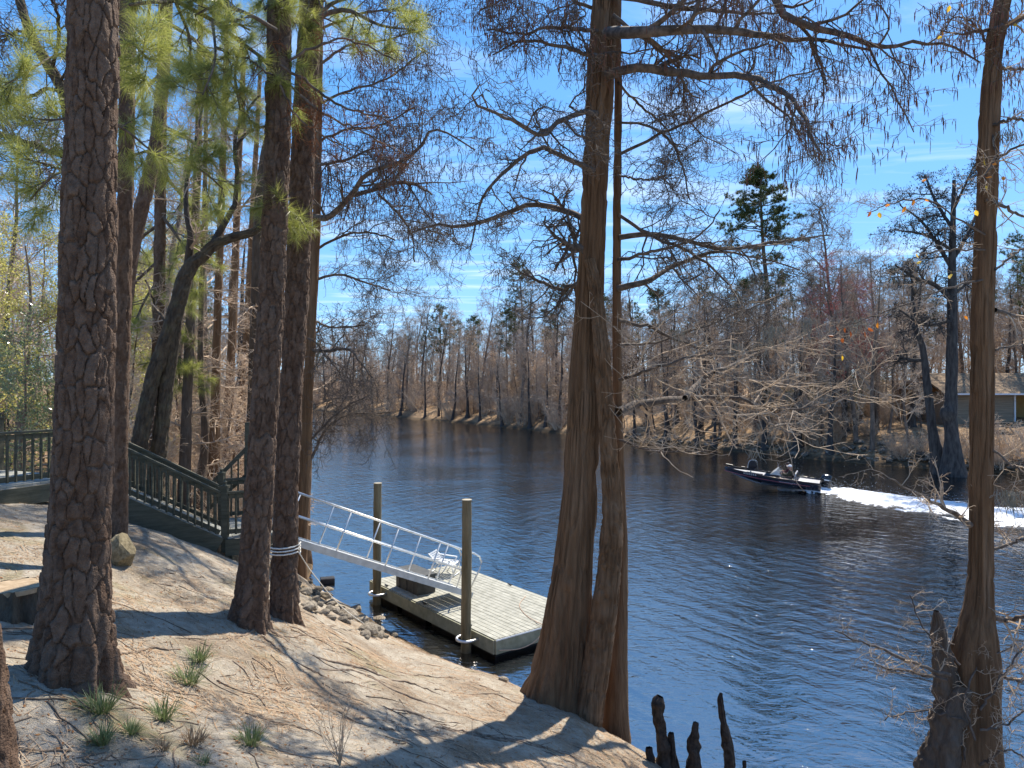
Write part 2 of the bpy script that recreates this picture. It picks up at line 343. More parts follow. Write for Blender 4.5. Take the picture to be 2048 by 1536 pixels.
# ------------------------------------------------------------ growing branches, whole generations at a time
def perp(D, r):
    v = r.normal(size=D.shape); v -= (v*D).sum(-1, keepdims=True)*D; return nrm(v)
def walk(Sx, D, Ln, n, r, wander=.3, up=0., flat=0.):
    """polylines of n points from starts Sx along D, length Ln"""
    k = len(Sx); P = np.empty((k, n, 3)); P[:, 0] = Sx; d = D.copy(); st = (Ln/(n-1))[:, None]
    for i in range(1, n):
        d = nrm(d+wander*r.normal(size=d.shape)*np.array([1, 1, 1-flat])+np.array([0, 0, up])); P[:, i] = P[:, i-1]+d*st
    return P
def kids(P, Rr, m, r, ln, ang=(35, 65), n=4, t0=.25, t1=1., wander=.25, up=.05, rr=.55, rmin=.003, taper=.35, flat=0., fall=.5, planar=0.):
    """m children on every polyline; ln = (min,max) length; fall: how much shorter near the tip; planar: keep them in a level spray"""
    k, np_, _ = P.shape; t = (t0+(t1-t0)*(np.tile(np.arange(m), (k, 1))+r.random((k, m)))/m)
    f = np.clip(t*(np_-1), 0, np_-1.001); i = f.astype(int); u = (f-i)[..., None]; ki = np.arange(k)[:, None]
    Sx = (P[ki, i]*(1-u)+P[ki, i+1]*u).reshape(-1, 3); T = nrm(P[ki, i+1]-P[ki, i]).reshape(-1, 3)
    r0 = (Rr[ki, i]*(1-u[..., 0])+Rr[ki, i+1]*u[..., 0]).ravel()
    a = np.radians(r.uniform(ang[0], ang[1], len(Sx)))[:, None]
    pv = perp(T, r)
    if planar: pv = nrm(pv*np.array([1, 1, 1-planar]))
    D = nrm(np.cos(a)*T+np.sin(a)*pv)
    Ln = r.uniform(ln[0], ln[1], len(Sx))*(1-fall*t.ravel())
    P2 = walk(Sx, D, Ln, n, r, wander, up, flat)
    rb = np.maximum(np.minimum(r0*rr, r0*.9), rmin)
    R2 = rb[:, None]*np.linspace(1, taper, n)[None]
    return P2, np.maximum(R2, rmin*.6)
def fillet(P, Rr): return P, Rr
def needles(mb, C, D, r, cnt=40, ln=(.13, .2), wd=.0032, spread=.9, back=.0):
    """brushes of pine needles: at points C, pointing along D"""
    k = len(C); C = np.repeat(C, cnt, 0); D = np.repeat(D, cnt, 0)
    d = nrm(D*r.uniform(.1, 1.1, (len(C), 1))+perp(D, r)*r.uniform(.25, 1.0, (len(C), 1))*spread+np.array([0, 0, -.06]))
    base = C+D*r.uniform(-.1, .04, (len(C), 1))
    Ln = r.uniform(*ln, (len(C), 1)); s = perp(d, r)*wd
    tip = base+d*Ln+np.array([0, 0, -.012])*r.random((len(C), 1))
    V = np.stack([base-s*.68, base+s*.68, tip], 1)
    mb.add(V.reshape(-1, 3), np.arange(len(C)*3).reshape(-1, 3), np.repeat(r.random(len(C)), 3))
def leaves(mb, C, r, size=(.04, .07), asp=.5, droop=0.):
    """single leaves: folded four-point blades at points C"""
    k = len(C); d = nrm(r.normal(size=(k, 3))+np.array([0, 0, -droop])); s = perp(d, r); nn = np.cross(d, s)
    Ln = r.uniform(*size, (k, 1)); w_ = Ln*asp*.5
    V = np.stack([C, C+d*Ln*.5+s*w_+nn*w_*.3, C+d*Ln, C+d*Ln*.5-s*w_+nn*w_*.3], 1); q = np.arange(k)[:, None]*4
    mb.add(V.reshape(-1, 3), [q+np.array([[0, 1, 2]]), q+np.array([[0, 2, 3]])], np.repeat(r.random(k), 4))
def tassels(mb, C, r, ln=(.06, .14), rad=.006):
    """hanging catkins: slim beads under points C"""
    k = len(C); Ln = r.uniform(*ln, k); t = np.array([0, .55, 1.])
    P = C[:, None, :]+np.array([0, 0, -1.])*(Ln[:, None]*t[None])[..., None]; P[:, 1:, :2] += r.normal(size=(k, 1, 2))*.01
    mb.tubes(P, rad*np.array([.5, 1.1, .35])[None]*r.uniform(.7, 1.2, (k, 1)), 3, a=r.random(k))
def moss_strands(mb, C, r, n=26, ln=(.2, .7), spread=.06):
    """Spanish moss: curly grey threads hanging under points C"""
    k = len(C); Sx = np.repeat(C, n, 0)+r.normal(size=(k*n, 3))*np.array([spread, spread, .02])
    P = walk(Sx, np.tile([0, 0, -1.], (k*n, 1)), r.uniform(*ln, k*n)*r.uniform(.3, 1, k*n), 6, r, .38, -.25)
    mb.tubes(P, np.full((k*n, 6), .0045)*np.linspace(1.1, .7, 6), 3)
# ------------------------------------------------------------ far bank woods
M['far_bark'] = pmat('far_bark', (.075, .056, .042), (.21, .16, .12), 5, stretch=(1, 1, .3), rnd=.35)
M['far_twig'] = pmat('far_twig', (.23, .17, .12), (.42, .33, .25), 2, rnd=.3)
M['tan_twig'] = pmat('tan_twig', (.36, .265, .18), (.60, .47, .34), 2, rnd=.25)
M['red_twig'] = pmat('red_twig', (.30, .09, .08), (.42, .17, .14), 2)
M['far_needle'] = pmat('far_needle', (.035, .06, .025), (.09, .12, .035), 1.5, rough=.6, transl=.35, tone=[(.03, .055, .02), (.07, .10, .03), (.13, .14, .05)], rnd=.2)
M['green_leaf'] = pmat('green_leaf', (.04, .075, .02), (.12, .15, .04), 3, rough=.45, transl=.35, tone=[(.04, .075, .02), (.09, .13, .035), (.16, .17, .05)], rnd=.2)
M['dark_bark'] = pmat('dark_bark', (.028, .024, .022), (.085, .075, .066), 6, stretch=(1, 1, .25), bump=.5)
M['dry_leaf'] = pmat('dry_leaf', (.14, .06, .025), (.34, .17, .07), 3, tone=[(.10, .04, .02), (.26, .11, .04), (.40, .22, .09)], transl=.2)
def bare_tree(name, H, r0, seed, limbs=16, first=.3, spread=.30, fine=(6, 6, 3), lean=.04, buttress=1.4, bark='far_bark', twig='far_twig', tw=.015, up=.07, ang=(30, 65), twigs='crown'):
    r = np.random.default_rng(seed); root = empty(name)
    n = 12; P = walk(np.zeros((1, 3)), nrm(np.array([[r.normal()*lean, r.normal()*lean, 1]])), np.array([H]), n, r, lean, .05)
    tt = np.linspace(0, 1, n); Rr = (r0*(1-tt)**.75+.02)[None]; P[0, 0, 2] -= .4
    Pt, Rt = spline(P[0], 26, Rr[0]); Rt *= 1+(buttress-1)*np.exp(-np.linspace(0, 1, 26)*22)
    MB().tubes(Pt[None], Rt[None], 9).build('trunk', M[bark], root, True)
    P1, R1 = kids(P, Rr, limbs, r, (H*spread*.7, H*spread*1.2), ang, 7, first, .98, .16, up, .5, .02, .3, fall=.55)
    P2, R2 = kids(P1, R1, fine[0], r, (H*.07, H*.15), (30, 70), 4, .2, 1, .22, up*.6, .5, tw*1.2, .4)
    P3, R3 = kids(P2, R2, fine[1], r, (H*.03, H*.075), (30, 75), 3, .15, 1, .28, .05, .6, tw, .5)
    m = MB(); m.tubes(P1, R1, 4); m.tubes(P2, R2, 3); m.tubes(P3, R3, 3)
    if fine[2]:
        P4, R4 = kids(P3, R3, fine[2], r, (H*.015, H*.04), (30, 75), 2, .15, 1, .3, .03, .7, tw*.75, .5); m.tubes(P4, R4, 3)
    m.build(twigs, M[twig], root); return root
def far_pine(name, H, r0, seed, crown=.4, clumps=70, size=1.0, top=.9, cnt=34):
    r = np.random.default_rng(seed); root = empty(name); n = 10
    P = walk(np.zeros((1, 3)), np.array([[.01, 0, 1.]]), np.array([H]), n, r, .025, .06); P[0, 0, 2] -= .4
    Rr = (r0*(1-np.linspace(0, 1, n))**.7+.025)[None]
    m = MB(); m.tubes(P, Rr, 8); m.build('trunk', M['far_bark'], root, True)
    t = 1-crown+crown*r.random(clumps)**.8
    prof = np.sin(np.clip((1-t)/crown, 0, 1)*math.pi*.80+.30)*H*.145*size*r.uniform(.45, 1.15, clumps)
    f = t*(n-1)*.999; i = f.astype(int); B = P[0, i]*(1-(f-i))[:, None]+P[0, np.minimum(i+1, n-1)]*(f-i)[:, None]
    az = r.random(clumps)*2*math.pi; D = np.stack([np.cos(az), np.sin(az), r.uniform(.05, .5, clumps)], 1)
    Pl = walk(B-np.array([0, 0, .3]), nrm(D), prof+.25, 5, r, .14, .05); Rl = np.full((clumps, 5), .05)*np.linspace(1, .35, 5)*np.linspace(.6, 1.2, clumps)[:, None]
    dead = 14; td = r.uniform(.3, 1-crown, dead); fd = td*(n-1); B2 = P[0, fd.astype(int)]; az = r.random(dead)*6.28
    Pd = walk(B2, nrm(np.stack([np.cos(az), np.sin(az), .1+0*az], 1)), r.uniform(.8, 2.4, dead), 5, r, .2, 0)
    m = MB(); m.tubes(Pl, Rl, 4); m.tubes(Pd, np.full((dead, 5), .025)*np.linspace(1, .3, 5), 3)
    P2, R2 = kids(Pl, Rl, 5, r, (.5*size, 1.2*size), (30, 70), 3, .35, 1, .2, .15, .5, .012); m.tubes(P2, R2, 3)
    tag(m.build('limbs', M['far_bark'], root), kind='stuff')
    m = MB(); C = np.concatenate([P2[:, -1], P2[:, 1], Pl[:, -1], Pl[:, 3]]); C = C+r.normal(size=C.shape)*.09
    needles(m, C, nrm(r.normal(size=C.shape)*.6+np.array([0, 0, .7])), r, cnt, (.22, .42), .02, 1.2)
    m.build('crown', M['far_needle'], root); return root
def tier_pine(name, H, r0, seed):
    r = np.random.default_rng(seed); root = empty(name); n = 10
    P = walk(np.zeros((1, 3)), np.array([[.01, 0, 1.]]), np.array([H]), n, r, .03, .06); P[0, 0, 2] -= .4; Rr = (r0*(1-np.linspace(0, 1, n))**.7+.03)[None]
    MB().tubes(P, Rr, 9).build('trunk', M['far_bark'], root, True)
    hh = np.r_[r.uniform(.80, .99, 26), r.uniform(.62, .80, 20), r.uniform(.5, .62, 5)]; ln = np.interp(hh, [.5, .62, .72, .80, .9, 1.], [2.5, 5.5, 6.2, 3.6, 3.2, .9])*r.uniform(.5, 1.1, len(hh)); k = len(hh)
    f = hh*(n-1)*.999; i = f.astype(int); B = P[0, i]*(1-(f-i))[:, None]+P[0, np.minimum(i+1, n-1)]*(f-i)[:, None]; az = r.random(k)*6.28
    Pl = walk(B, nrm(np.stack([np.cos(az), np.sin(az), r.uniform(-.05, .45, k)], 1)), ln, 7, r, .16, .05); Rl = np.full((k, 7), .07)*np.linspace(1, .3, 7)
    P2, R2 = kids(Pl, Rl, 7, r, (.5, 1.5), (25, 65), 4, .45, 1, .2, .12, .5, .014); m = MB(); m.tubes(Pl, Rl, 5); m.tubes(P2, R2, 3); tag(m.build('limbs', M['far_bark'], root), kind='stuff')
    C = np.concatenate([P2[:, -1], P2[:, 2], P2[:, 1], Pl[:, -1]]); C = np.repeat(C, 2, 0)+r.normal(size=(len(C)*2, 3))*np.array([.22, .22, .10]); m = MB(); needles(m, C, nrm(r.normal(size=C.shape)*.6+np.array([0, 0, .8])), r, 34, (.2, .38), .022, 1.2); m.build('crown', M['far_needle'], root); return root
def bush(name, H, seed, stems=18, twig='tan_twig', leaf=None, nleaf=0, tw=.011):
    r = np.random.default_rng(seed); root = empty(name)
    az = r.random(stems)*6.28; D = nrm(np.stack([np.cos(az)*.45, np.sin(az)*.45, 0*az+1], 1))
    P = walk(np.stack([np.cos(az)*.25, np.sin(az)*.25, 0*az-.15], 1), D, r.uniform(.55, 1, stems)*H, 7, r, .16, .05); Rr = np.full((stems, 7), tw*2.4)*np.linspace(1, .4, 7)
    P1, R1 = kids(P, Rr, 8, r, (H*.15, H*.35), (25, 65), 4, .15, 1, .25, .05, .6, tw); P2, R2 = kids(P1, R1, 5, r, (H*.06, H*.16), (25, 70), 3, .1, 1, .3, .03, .7, tw*.7)
    m = MB(); m.tubes(P, Rr, 4); m.tubes(P1, R1, 3); m.tubes(P2, R2, 3); m.build('twigs', M[twig], root)
    if leaf:
        m = MB(); C = np.concatenate([P2[:, -1], P2[:, 1], P1[:, -1]]); C = np.repeat(C, max(1, nleaf//len(C)+1), 0)[:nleaf]+r.normal(size=(min(nleaf, len(C)*(nleaf//len(C)+1)), 3))*.1
        leaves(m, C, r, (.08, .15), .5); m.build('leaves', M[leaf], root)
    return root
def put(proto, first, x, y, s=1., rz=0., label=None, cat=None, group=None, dz=0., tilt=0.):
    o = proto if first else copy_tree(proto)
    o.location = (x, y, gz(x, y)+dz); o.rotation_euler = (tilt, 0, rz); o.scale = (s, s, s*1.0)
    for k in ('label', 'category', 'group'):
        if k in o: del o[k]
    return tag(o, label, cat, group)
used = set()
def place(proto, *a, **k):
    f = proto.name not in used; used.add(proto.name); return put(proto, f, *a, **k)
rf = np.random.default_rng(21)
HW = [bare_tree('hardwood_tree', 18, .20, 100+i, limbs=15+i, first=.28+.05*(i % 3), fine=(6, 6, 3)) for i in range(4)]
HT = [bare_tree('hardwood_tree', 15, .13, 140+i, limbs=18, first=.2, fine=(6, 6, 3), twig='tan_twig', tw=.013) for i in range(3)]
RM = bare_tree('red_maple_tree', 13, .14, 160, limbs=20, first=.25, fine=(6, 6, 3), twig='red_twig', tw=.012)
CY = [bare_tree('cypress_tree', 15, .26, 170+i, limbs=20, first=.22, spread=.2, fine=(6, 5, 3), buttress=2.3, bark='dark_bark', twig='far_twig', ang=(55, 95), up=.03) for i in range(2)]
PN = [far_pine('pine_tree', 22, .22, 190+i, .42+.05*i, 60) for i in range(3)]
BU = [bush('bare_bush', 3.2, 210+i) for i in range(3)]
SP = [bare_tree('sapling', 7, .05, 230+i, limbs=26, first=.1, spread=.22, fine=(6, 5, 3), twig='tan_twig', tw=.010, ang=(25, 70)) for i in range(2)]
GB = [bush('evergreen_bush', 3.6, 220+i, 12, 'far_twig', 'green_leaf', 2600) for i in range(2)]
def far_pt(px, s):
    """a spot on the far bank: pixel column px, s metres behind the far waterline"""
    d = np.linspace(40, 330, 1160); x = (px-1024)/F*d; sd = sdist(x, d); i = np.argmax((sd > s) & (d > 45)); return x[i], d[i]
bank = 'bare trees of the woods on the far bank'
# rows of the woods, from the water back
for row, (s0, num) in enumerate([(2.5, 26), (7, 34), (13, 40), (20, 42), (29, 44), (42, 46), (60, 50), (85, 50)]):
    for i in range(num):
        px = 620+(2130-620)*(i+rf.random())/num; x, y = far_pt(px, s0*rf.uniform(.75, 1.25))
        if 1840 < px and s0 < 20: continue
        k = rf.random(); sc = rf.uniform(.72, 1.12)*(.82 if px > 1240 else 1)
        if k < .50: place(HW[rf.integers(4)], x, y, sc, rf.random()*6.28, 'bare grey hardwood tree among the woods of the far bank', 'tree', bank)
        elif k < .74: place(HT[rf.integers(3)], x, y, sc, rf.random()*6.28, 'slim bare hardwood tree with pale tan twigs on the far bank', 'tree', 'slim tan trees on the far bank')
        elif k < .9 or row < 1: place(CY[rf.integers(2)], x, y, sc, rf.random()*6.28, 'dark bare cypress with level limbs among the far woods', 'tree', 'bare cypresses on the far bank')
        else: place(PN[rf.integers(3)], x, y, rf.uniform(.55, .85), rf.random()*6.28, 'green pine half hidden among bare trees of the far bank', 'tree', 'pines in the far woods')
for i, px in enumerate([700, 745, 800, 850, 905, 960, 1005, 1060, 1090, 1270, 1300, 1330, 1395, 1430, 1470, 1530, 1590, 1660]):
    x, y = far_pt(px, rf.uniform(.2, .9)); place(CY[i % 2], x, y, rf.uniform(.5, .8), rf.random()*6.28, 'dark cypress standing at the far waterline', 'tree', 'cypresses along the far waterline')
for i in range(230):
    px = (rf.uniform(620, 1800) if i % 2 else rf.uniform(620, 1140)) if i < 214 else rf.uniform(1800, 2080); x, y = far_pt(px, rf.uniform(.6, 18) if i < 214 else rf.uniform(.5, 3))
    place(BU[rf.integers(3)], x, y, rf.uniform(.55, 1.15)*(1.45 if px < 1140 else 1), rf.random()*6.28, 'tangled bare tan bush on the far bank', 'bush', 'bare bushes under the far woods')
for i in range(270):
    px = rf.uniform(620, 2100) if i % 2 else rf.uniform(620, 1140); x, y = far_pt(px, rf.uniform(1.0, 34))
    if px > 1860 and sdist(np.array([x]), np.array([y]))[0] < 22: continue
    place(SP[rf.integers(2)], x, y, rf.uniform(.6, 1.3), rf.random()*6.28, 'bare tan sapling in the understory of the far bank', 'sapling', 'saplings under the far woods')
for i in range(14):
    px = [1080, 1100, 1130, 1260, 1280, 1640, 1655, 1700, 980, 1050, 1740, 1610, 1350, 1560][i]; x, y = far_pt(px, rf.uniform(9, 22))
    place(GB[i % 2], x, y, rf.uniform(.9, 2.0), rf.random()*6.28, 'rounded green evergreen bush in the far woods', 'bush', 'evergreen bushes under the far woods')
for px, s, sc in [(1690, 5, 1.1), (1755, 9, .95), (1640, 12, .9)]:
    x, y = far_pt(px, s); place(RM, x, y, sc, rf.random()*6.28, 'bare maple with reddish pink buds on the far bank', 'tree', 'red budding maples on the far bank')
# the tall pines that stand out
bp_ = tier_pine('pine_tree', 26, .34, 301); x, y = far_pt(1527, 12); place(bp_, x, y, 1.0, .4, 'tallest pine of the far bank, broad crown against the sky', 'tree')
bp_ = far_pine('pine_tree', 24, .28, 302, .5, 70, 1.0); x, y = far_pt(1046, 14); place(bp_, x, y, 1.0, 2., 'tall slim pine on the far bank left of the cypress trunks', 'tree')
bp_ = far_pine('pine_tree', 20, .28, 303, .5, 60, 1.0); x, y = far_pt(1105, 18); place(bp_, x, y, 1.0, 1., 'shorter pine behind the cypress trunks on the far bank', 'tree')
bp_ = far_pine('pine_tree', 19, .26, 304, .5, 60, .9); x, y = far_pt(880, 12); place(bp_, x, y, 1.0, 1., 'dark narrow pine near the bend of the far bank', 'tree')
bp_ = far_pine('pine_tree', 17, .24, 305, .5, 60, .9); x, y = far_pt(1480, 26); place(bp_, x, y, 1.0, 1., 'low pine left of the tallest pine on the far bank', 'tree')
bp_ = far_pine('pine_tree', 18, .24, 306, .5, 60, .9); x, y = far_pt(1330, 30); place(bp_, x, y, 1.0, 1., 'rounded pine top behind the bare trees at mid bank', 'tree')
hw_ = bare_tree('hardwood_tree', 21, .26, 311, limbs=22, first=.3, fine=(7, 7, 3)); x, y = far_pt(1690, 14); place(hw_, x, y, 1., 1.2, 'tall bare hardwood right of the tallest pine', 'tree')
# ------------------------------------------------------------ near trees
def bark_trunk(name, pts, rad, mat, parent, style='pine', nu=160, step=.012, seed=0, zbase=None, flute=0, plate=(.085, .20), depth=.016, lump=0., thin=.94):
    """pts (world), rad: a trunk skin with its bark modelled in relief"""
    Ln = np.linalg.norm(np.diff(np.asarray(pts), axis=0), axis=1).sum(); nv = max(12, int(Ln/step))
    C, Rr = spline(pts, nv, np.asarray(rad)*thin)
    T = nrm(np.gradient(C, axis=0)); ref = np.array([0, 1., 0]) if abs(T[:, 1]).max() < .8 else np.array([1., 0, 0])
    U = nrm(np.cross(T, ref)); W = np.cross(T, U)
    th = np.arange(nu)*2*math.pi/nu; rm = float(np.median(Rr)); cu, su = np.cos(th), np.sin(th)
    v = np.concatenate([[0], np.cumsum(np.linalg.norm(np.diff(C, axis=0), axis=1))])
    TH, Vv = np.meshgrid(th, v); cyl = np.stack([np.cos(TH)*rm, np.sin(TH)*rm, Vv], -1)
    r_ = Rr[:, None]*np.ones(nu)[None]; tone = np.zeros_like(r_)
    hb = np.exp(-v/max(rm*2.2, .3))[:, None]
    if flute: r_ = r_*(1+hb*(.22*np.cos(TH*flute+1.3*np.sin(TH+seed)+seed)+.10*np.cos(TH*(flute*2+1)+seed*2)))
    if lump: r_ = r_*(1+lump*fbm(cyl*np.array([7, 7, 6.]), 3, seed+2))
    r_ = r_+rm*.06*fbm(cyl*np.array([2.2, 2.2, .8])/max(rm*2, .2), 3, seed)
    if style == 'pine':
        nc = max(5, int(round(2*math.pi*rm/plate[0]))); wx = .45*fbm(cyl*np.array([7, 7, 4]), 3, seed+1); wy = .45*fbm(cyl*np.array([9, 9, 5])+7, 2, seed+2)
        a = TH/(2*math.pi)*nc+wx; b = Vv/plate[1]+wy
        d1 = np.full(a.shape, 9.); d2 = d1.copy(); idd = np.zeros(a.shape)
        ia = np.floor(a).astype(np.int64); ib = np.floor(b).astype(np.int64)
        for du in (-2, -1, 0, 1, 2):
            for dv in (-2, -1, 0, 1, 2):
                qa = ia+du; qb = ib+dv; qm = np.mod(qa, nc)
                xa = qa+.12+.76*hash3(qm, qb, 0*qm, seed)+.5*(np.mod(qb, 2)); yb = qb+.1+.8*hash3(qm, qb, 0*qm+1, seed)
                dd = np.hypot(a-xa, (b-yb)*.9); h = hash3(qm, qb, 0*qm+2, seed)
                dd2 = np.maximum(np.abs(a-xa)*1.0, np.abs(b-yb)*.9)*.5+dd*.5
                n1 = dd2 < d1; d2 = np.where(n1, d1, np.minimum(d2, dd2)); idd = np.where(n1, h, idd); d1 = np.where(n1, dd2, d1)
        e = sstep(.0, .15, d2-d1)**.8
        ls = fbm(cyl*np.array([13, 13, 7])+idd[..., None]*9, 3, seed+5)*2.2; lay = np.floor(ls)+sstep(.8, 1., ls-np.floor(ls))       # flaking scales on each plate
        crack = np.abs(vnoise(np.stack([np.cos(TH)*rm*26, np.sin(TH)*rm*26, Vv*7], -1), seed+7)); cr = 1-sstep(.0, .09, crack)
        r_ = r_+depth*(e*(.8+.5*idd)-1.0)+.0042*lay*e-.006*cr*e+.0018*fbm(cyl*80, 2, seed+9)
        tone = np.clip(.15+.6*idd+.35*fbm(cyl*np.array([20, 20, 12]), 2, seed+11), 0, 1)
    elif style == 'cypress':
        rid = np.abs(vnoise(np.stack([np.cos(TH)*rm*25, np.sin(TH)*rm*25, Vv*1.3+.4*vnoise(cyl*5)], -1), seed+3)); rid2 = np.abs(vnoise(np.stack([np.cos(TH)*rm*48, np.sin(TH)*rm*48, Vv*2.6], -1), seed+4))
        r_ = r_+depth*(sstep(.02, .5, rid)-.5)+depth*.4*(rid2-.4); tone = np.clip(.5+.55*fbm(np.stack([np.cos(TH)*rm*9, np.sin(TH)*rm*9, Vv*.7], -1), 3, seed+6), 0, 1)
    else:
        rid = np.abs(vnoise(np.stack([np.cos(TH)*rm*30, np.sin(TH)*rm*30, Vv*5.5+1.2*vnoise(cyl*9)], -1), seed+3)); r_ = r_+depth*(sstep(.02, .45, rid)-.5)+.004*fbm(cyl*40, 2, seed)
        tone = np.clip(.5+.6*fbm(cyl*5, 3, seed+6), 0, 1)
    V = C[:, None, :]+r_[..., None]*(np.cos(TH)[..., None]*U[:, None, :]+np.sin(TH)[..., None]*W[:, None, :])
    i = np.arange(nu); j = (i+1) % nu; b = (np.arange(nv-1)*nu)[:, None]
    m = MB(); m.add(V.reshape(-1, 3), np.stack([b+i, b+j, b+j+nu, b+i+nu], -1).reshape(-1, 4), np.maximum(tone.ravel(), 1e-4))
    return m.build(name, mat, parent, True)
def px_path(rows, dflt):
    """rows of (px, py, width in px[, distance]) -> points and radii"""
    P, Q = [], []
    for q in rows:
        d = q[3] if len(q) > 3 else dflt; P.append(at(q[0], q[1], d)); Q.append(q[2]/2/F*d*math.cos(math.atan((q[0]-1024)/F)))
    return np.array(P), np.array(Q)
M['pine_bark'] = pmat('pine_bark', (.05, .031, .02), (.155, .102, .068), 26, bump=1., tone=[(.055, .03, .019), (.118, .069, .044), (.172, .118, .086), (.095, .067, .05)], bscale=70, rough=.9)
M['cypress_bark'] = pmat('cypress_bark', (.07, .037, .018), (.24, .14, .075), 16, stretch=(1, 1, .07), bump=1.5, tone=[(.085, .045, .021), (.165, .093, .047), (.22, .143, .086)], rough=.92, bscale=55)
M['grey_bark'] = pmat('grey_bark', (.05, .036, .026), (.145, .11, .082), 18, stretch=(1, 1, .2), bump=1.2, tone=[(.055, .04, .028), (.11, .08, .058), (.15, .12, .092)], rough=.92, bscale=50)
M['oak_bark'] = pmat('oak_bark', (.04, .031, .023), (.13, .10, .07), 20, stretch=(1, 1, .3), bump=1.5, tone=[(.045, .034, .025), (.09, .072, .05), (.13, .115, .07)], rough=.92, bscale=50)
M['limb'] = pmat('limb', (.055, .043, .034), (.16, .125, .10), 9, stretch=(1, 1, 1), bump=.4, rough=.9)
M['pale_twig'] = pmat('pale_twig', (.30, .21, .135), (.52, .40, .28), 4, rough=.8)
M['catkin'] = pmat('catkin', (.10, .045, .03), (.24, .11, .07), 3, transl=.25, tone=[(.10, .04, .03), (.24, .10, .06), (.3, .15, .09)])
M['needle'] = pmat('needle', (.18, .22, .035), (.38, .39, .10), 2.5, rough=.38, transl=.58, spec=.6, tone=[(.16, .20, .03), (.34, .37, .08), (.55, .52, .2)])
M['dead_needle'] = pmat('dead_needle', (.22, .085, .03), (.38, .17, .065), 3, rough=.5, transl=.4, tone=[(.2, .07, .025), (.4, .19, .08)])
M['moss_grey'] = pmat('moss_grey', (.20, .19, .15), (.38, .36, .30), 5, rough=.95, transl=.3)
def tree(name, label, base, group=None): return empty(name, tuple(base), 0, label, 'tree', group)
# ---- big pine on the left
t = tree('pine_tree', 'largest pine trunk with broad flaky bark plates, left foreground', (-3.65, 5.86, 3.55))
P, Q = px_path([(148, 1420, 250), (148, 1365, 212), (150, 1290, 178), (153, 1180, 154), (157, 1050, 140), (165, 900, 133), (172, 720, 127), (178, 500, 124), (182, 250, 118), (187, 0, 113), (192, -260, 108)], 5.9)
bark_trunk('trunk', P, Q, M['pine_bark'], t, 'pine', 165, .0135, 3, plate=(.085, .23), depth=.032, flute=7); settle(t)
# ---- twin pines
t = tree('pine_tree', 'front pine of the pair beside the gangway, bark in small plates', (-3.43, 9.16, 2.85))
P, Q = px_path([(496, 1290, 110), (497, 1250, 92), (503, 1190, 76), (510, 1100, 66), (520, 950, 62), (533, 750, 59), (545, 560, 56), (553, 350, 55), (558, 150, 54), (557, 0, 50), (556, -240, 46)], 9.16)
bark_trunk('trunk', P, Q, M['pine_bark'], t, 'pine', 100, .02, 11, plate=(.085, .21), depth=.028, flute=5); settle(t); twin1 = t
t = tree('pine_tree', 'rear pine of the pair, white rope tied round its foot', (-3.28, 10.1, 2.68))
P, Q = px_path([(568, 1265, 78), (567, 1228, 66), (568, 1160, 58), (571, 1050, 54), (577, 880, 52), (590, 650, 52), (600, 450, 52), (608, 250, 50), (618, 60, 46), (626, -100, 44), (632, -240, 42)], 10.1)
bark_trunk('trunk', P, Q, M['pine_bark'], t, 'pine', 94, .021, 15, plate=(.085, .21), depth=.028, flute=5); settle(t); twin2 = t
# ---- pine at the left edge, close to the camera
t = tree('pine_tree', 'pine trunk cut off by the left edge, bottom corner', (-2.95, 4.0, 3.4))
P, Q = px_path([(-12, 1640, 140), (-12, 1536, 118), (-26, 1420, 104), (-40, 1290, 96), (-62, 1100, 86), (-75, 800, 84), (-90, 300, 80)], 3.95)
bark_trunk('trunk', P, Q, M['pine_bark'], t, 'pine', 80, .024, 23, plate=(.07, .18), depth=.025); settle(t)
# ---- two trunks right behind the big pine
t = tree('pine_tree', 'pine trunk showing along the right side of the largest pine', (-6.1, 11.2, 3.5))
P, Q = px_path([(236, 1080, 46), (238, 1000, 40), (240, 800, 38), (246, 600, 37), (251, 400, 36), (254, 200, 36), (254, 0, 35), (252, -300, 33)], 11.0)
bark_trunk('trunk', P, Q, M['pine_bark'], t, 'pine', 54, .036, 31, depth=.018); settle(t)
t = tree('pine_tree', 'leaning pine trunk curving right behind the largest pine', (-8.1, 14, 3.4))
P, Q = px_path([(205, 1050, 40), (215, 900, 36), (232, 750, 35), (250, 600, 34), (268, 480, 33), (292, 380, 32), (310, 300, 30), (323, 190, 28), (330, 80, 27), (335, -20, 26), (345, -300, 24)], 14)
bark_trunk('trunk', P, Q, M['pine_bark'], t, 'pine', 46, .042, 37, depth=.018); settle(t)
# ---- forked oak behind the ramp
t = tree('oak_tree', 'forked oak with two leaning stems behind the ramp railing', (-8.4, 16.5, 3.2))
P, Q = px_path([(262, 1040, 52), (266, 985, 46), (275, 920, 38), (288, 840, 34), (305, 760, 33), (322, 710, 33), (342, 655, 34), (358, 600, 33), (370, 555, 32), (385, 528, 28), (405, 512, 24), (428, 490, 22), (462, 476, 18), (500, 466, 15), (530, 450, 12), (580, 430, 8)], 16.5)
bark_trunk('trunk', P, Q, M['oak_bark'], t, 'oak', 60, .04, 41, depth=.035)
P, Q = px_path([(305, 1040, 46, 16.9), (310, 985, 42, 16.9), (316, 920, 36, 16.9), (325, 840, 32, 16.8), (334, 760, 30, 16.7), (345, 690, 28, 16.6), (352, 640, 24, 16.5)], 16.9)
bark_trunk('second_stem', P, Q, M['oak_bark'], t, 'oak', 54, .04, 43, depth=.032)
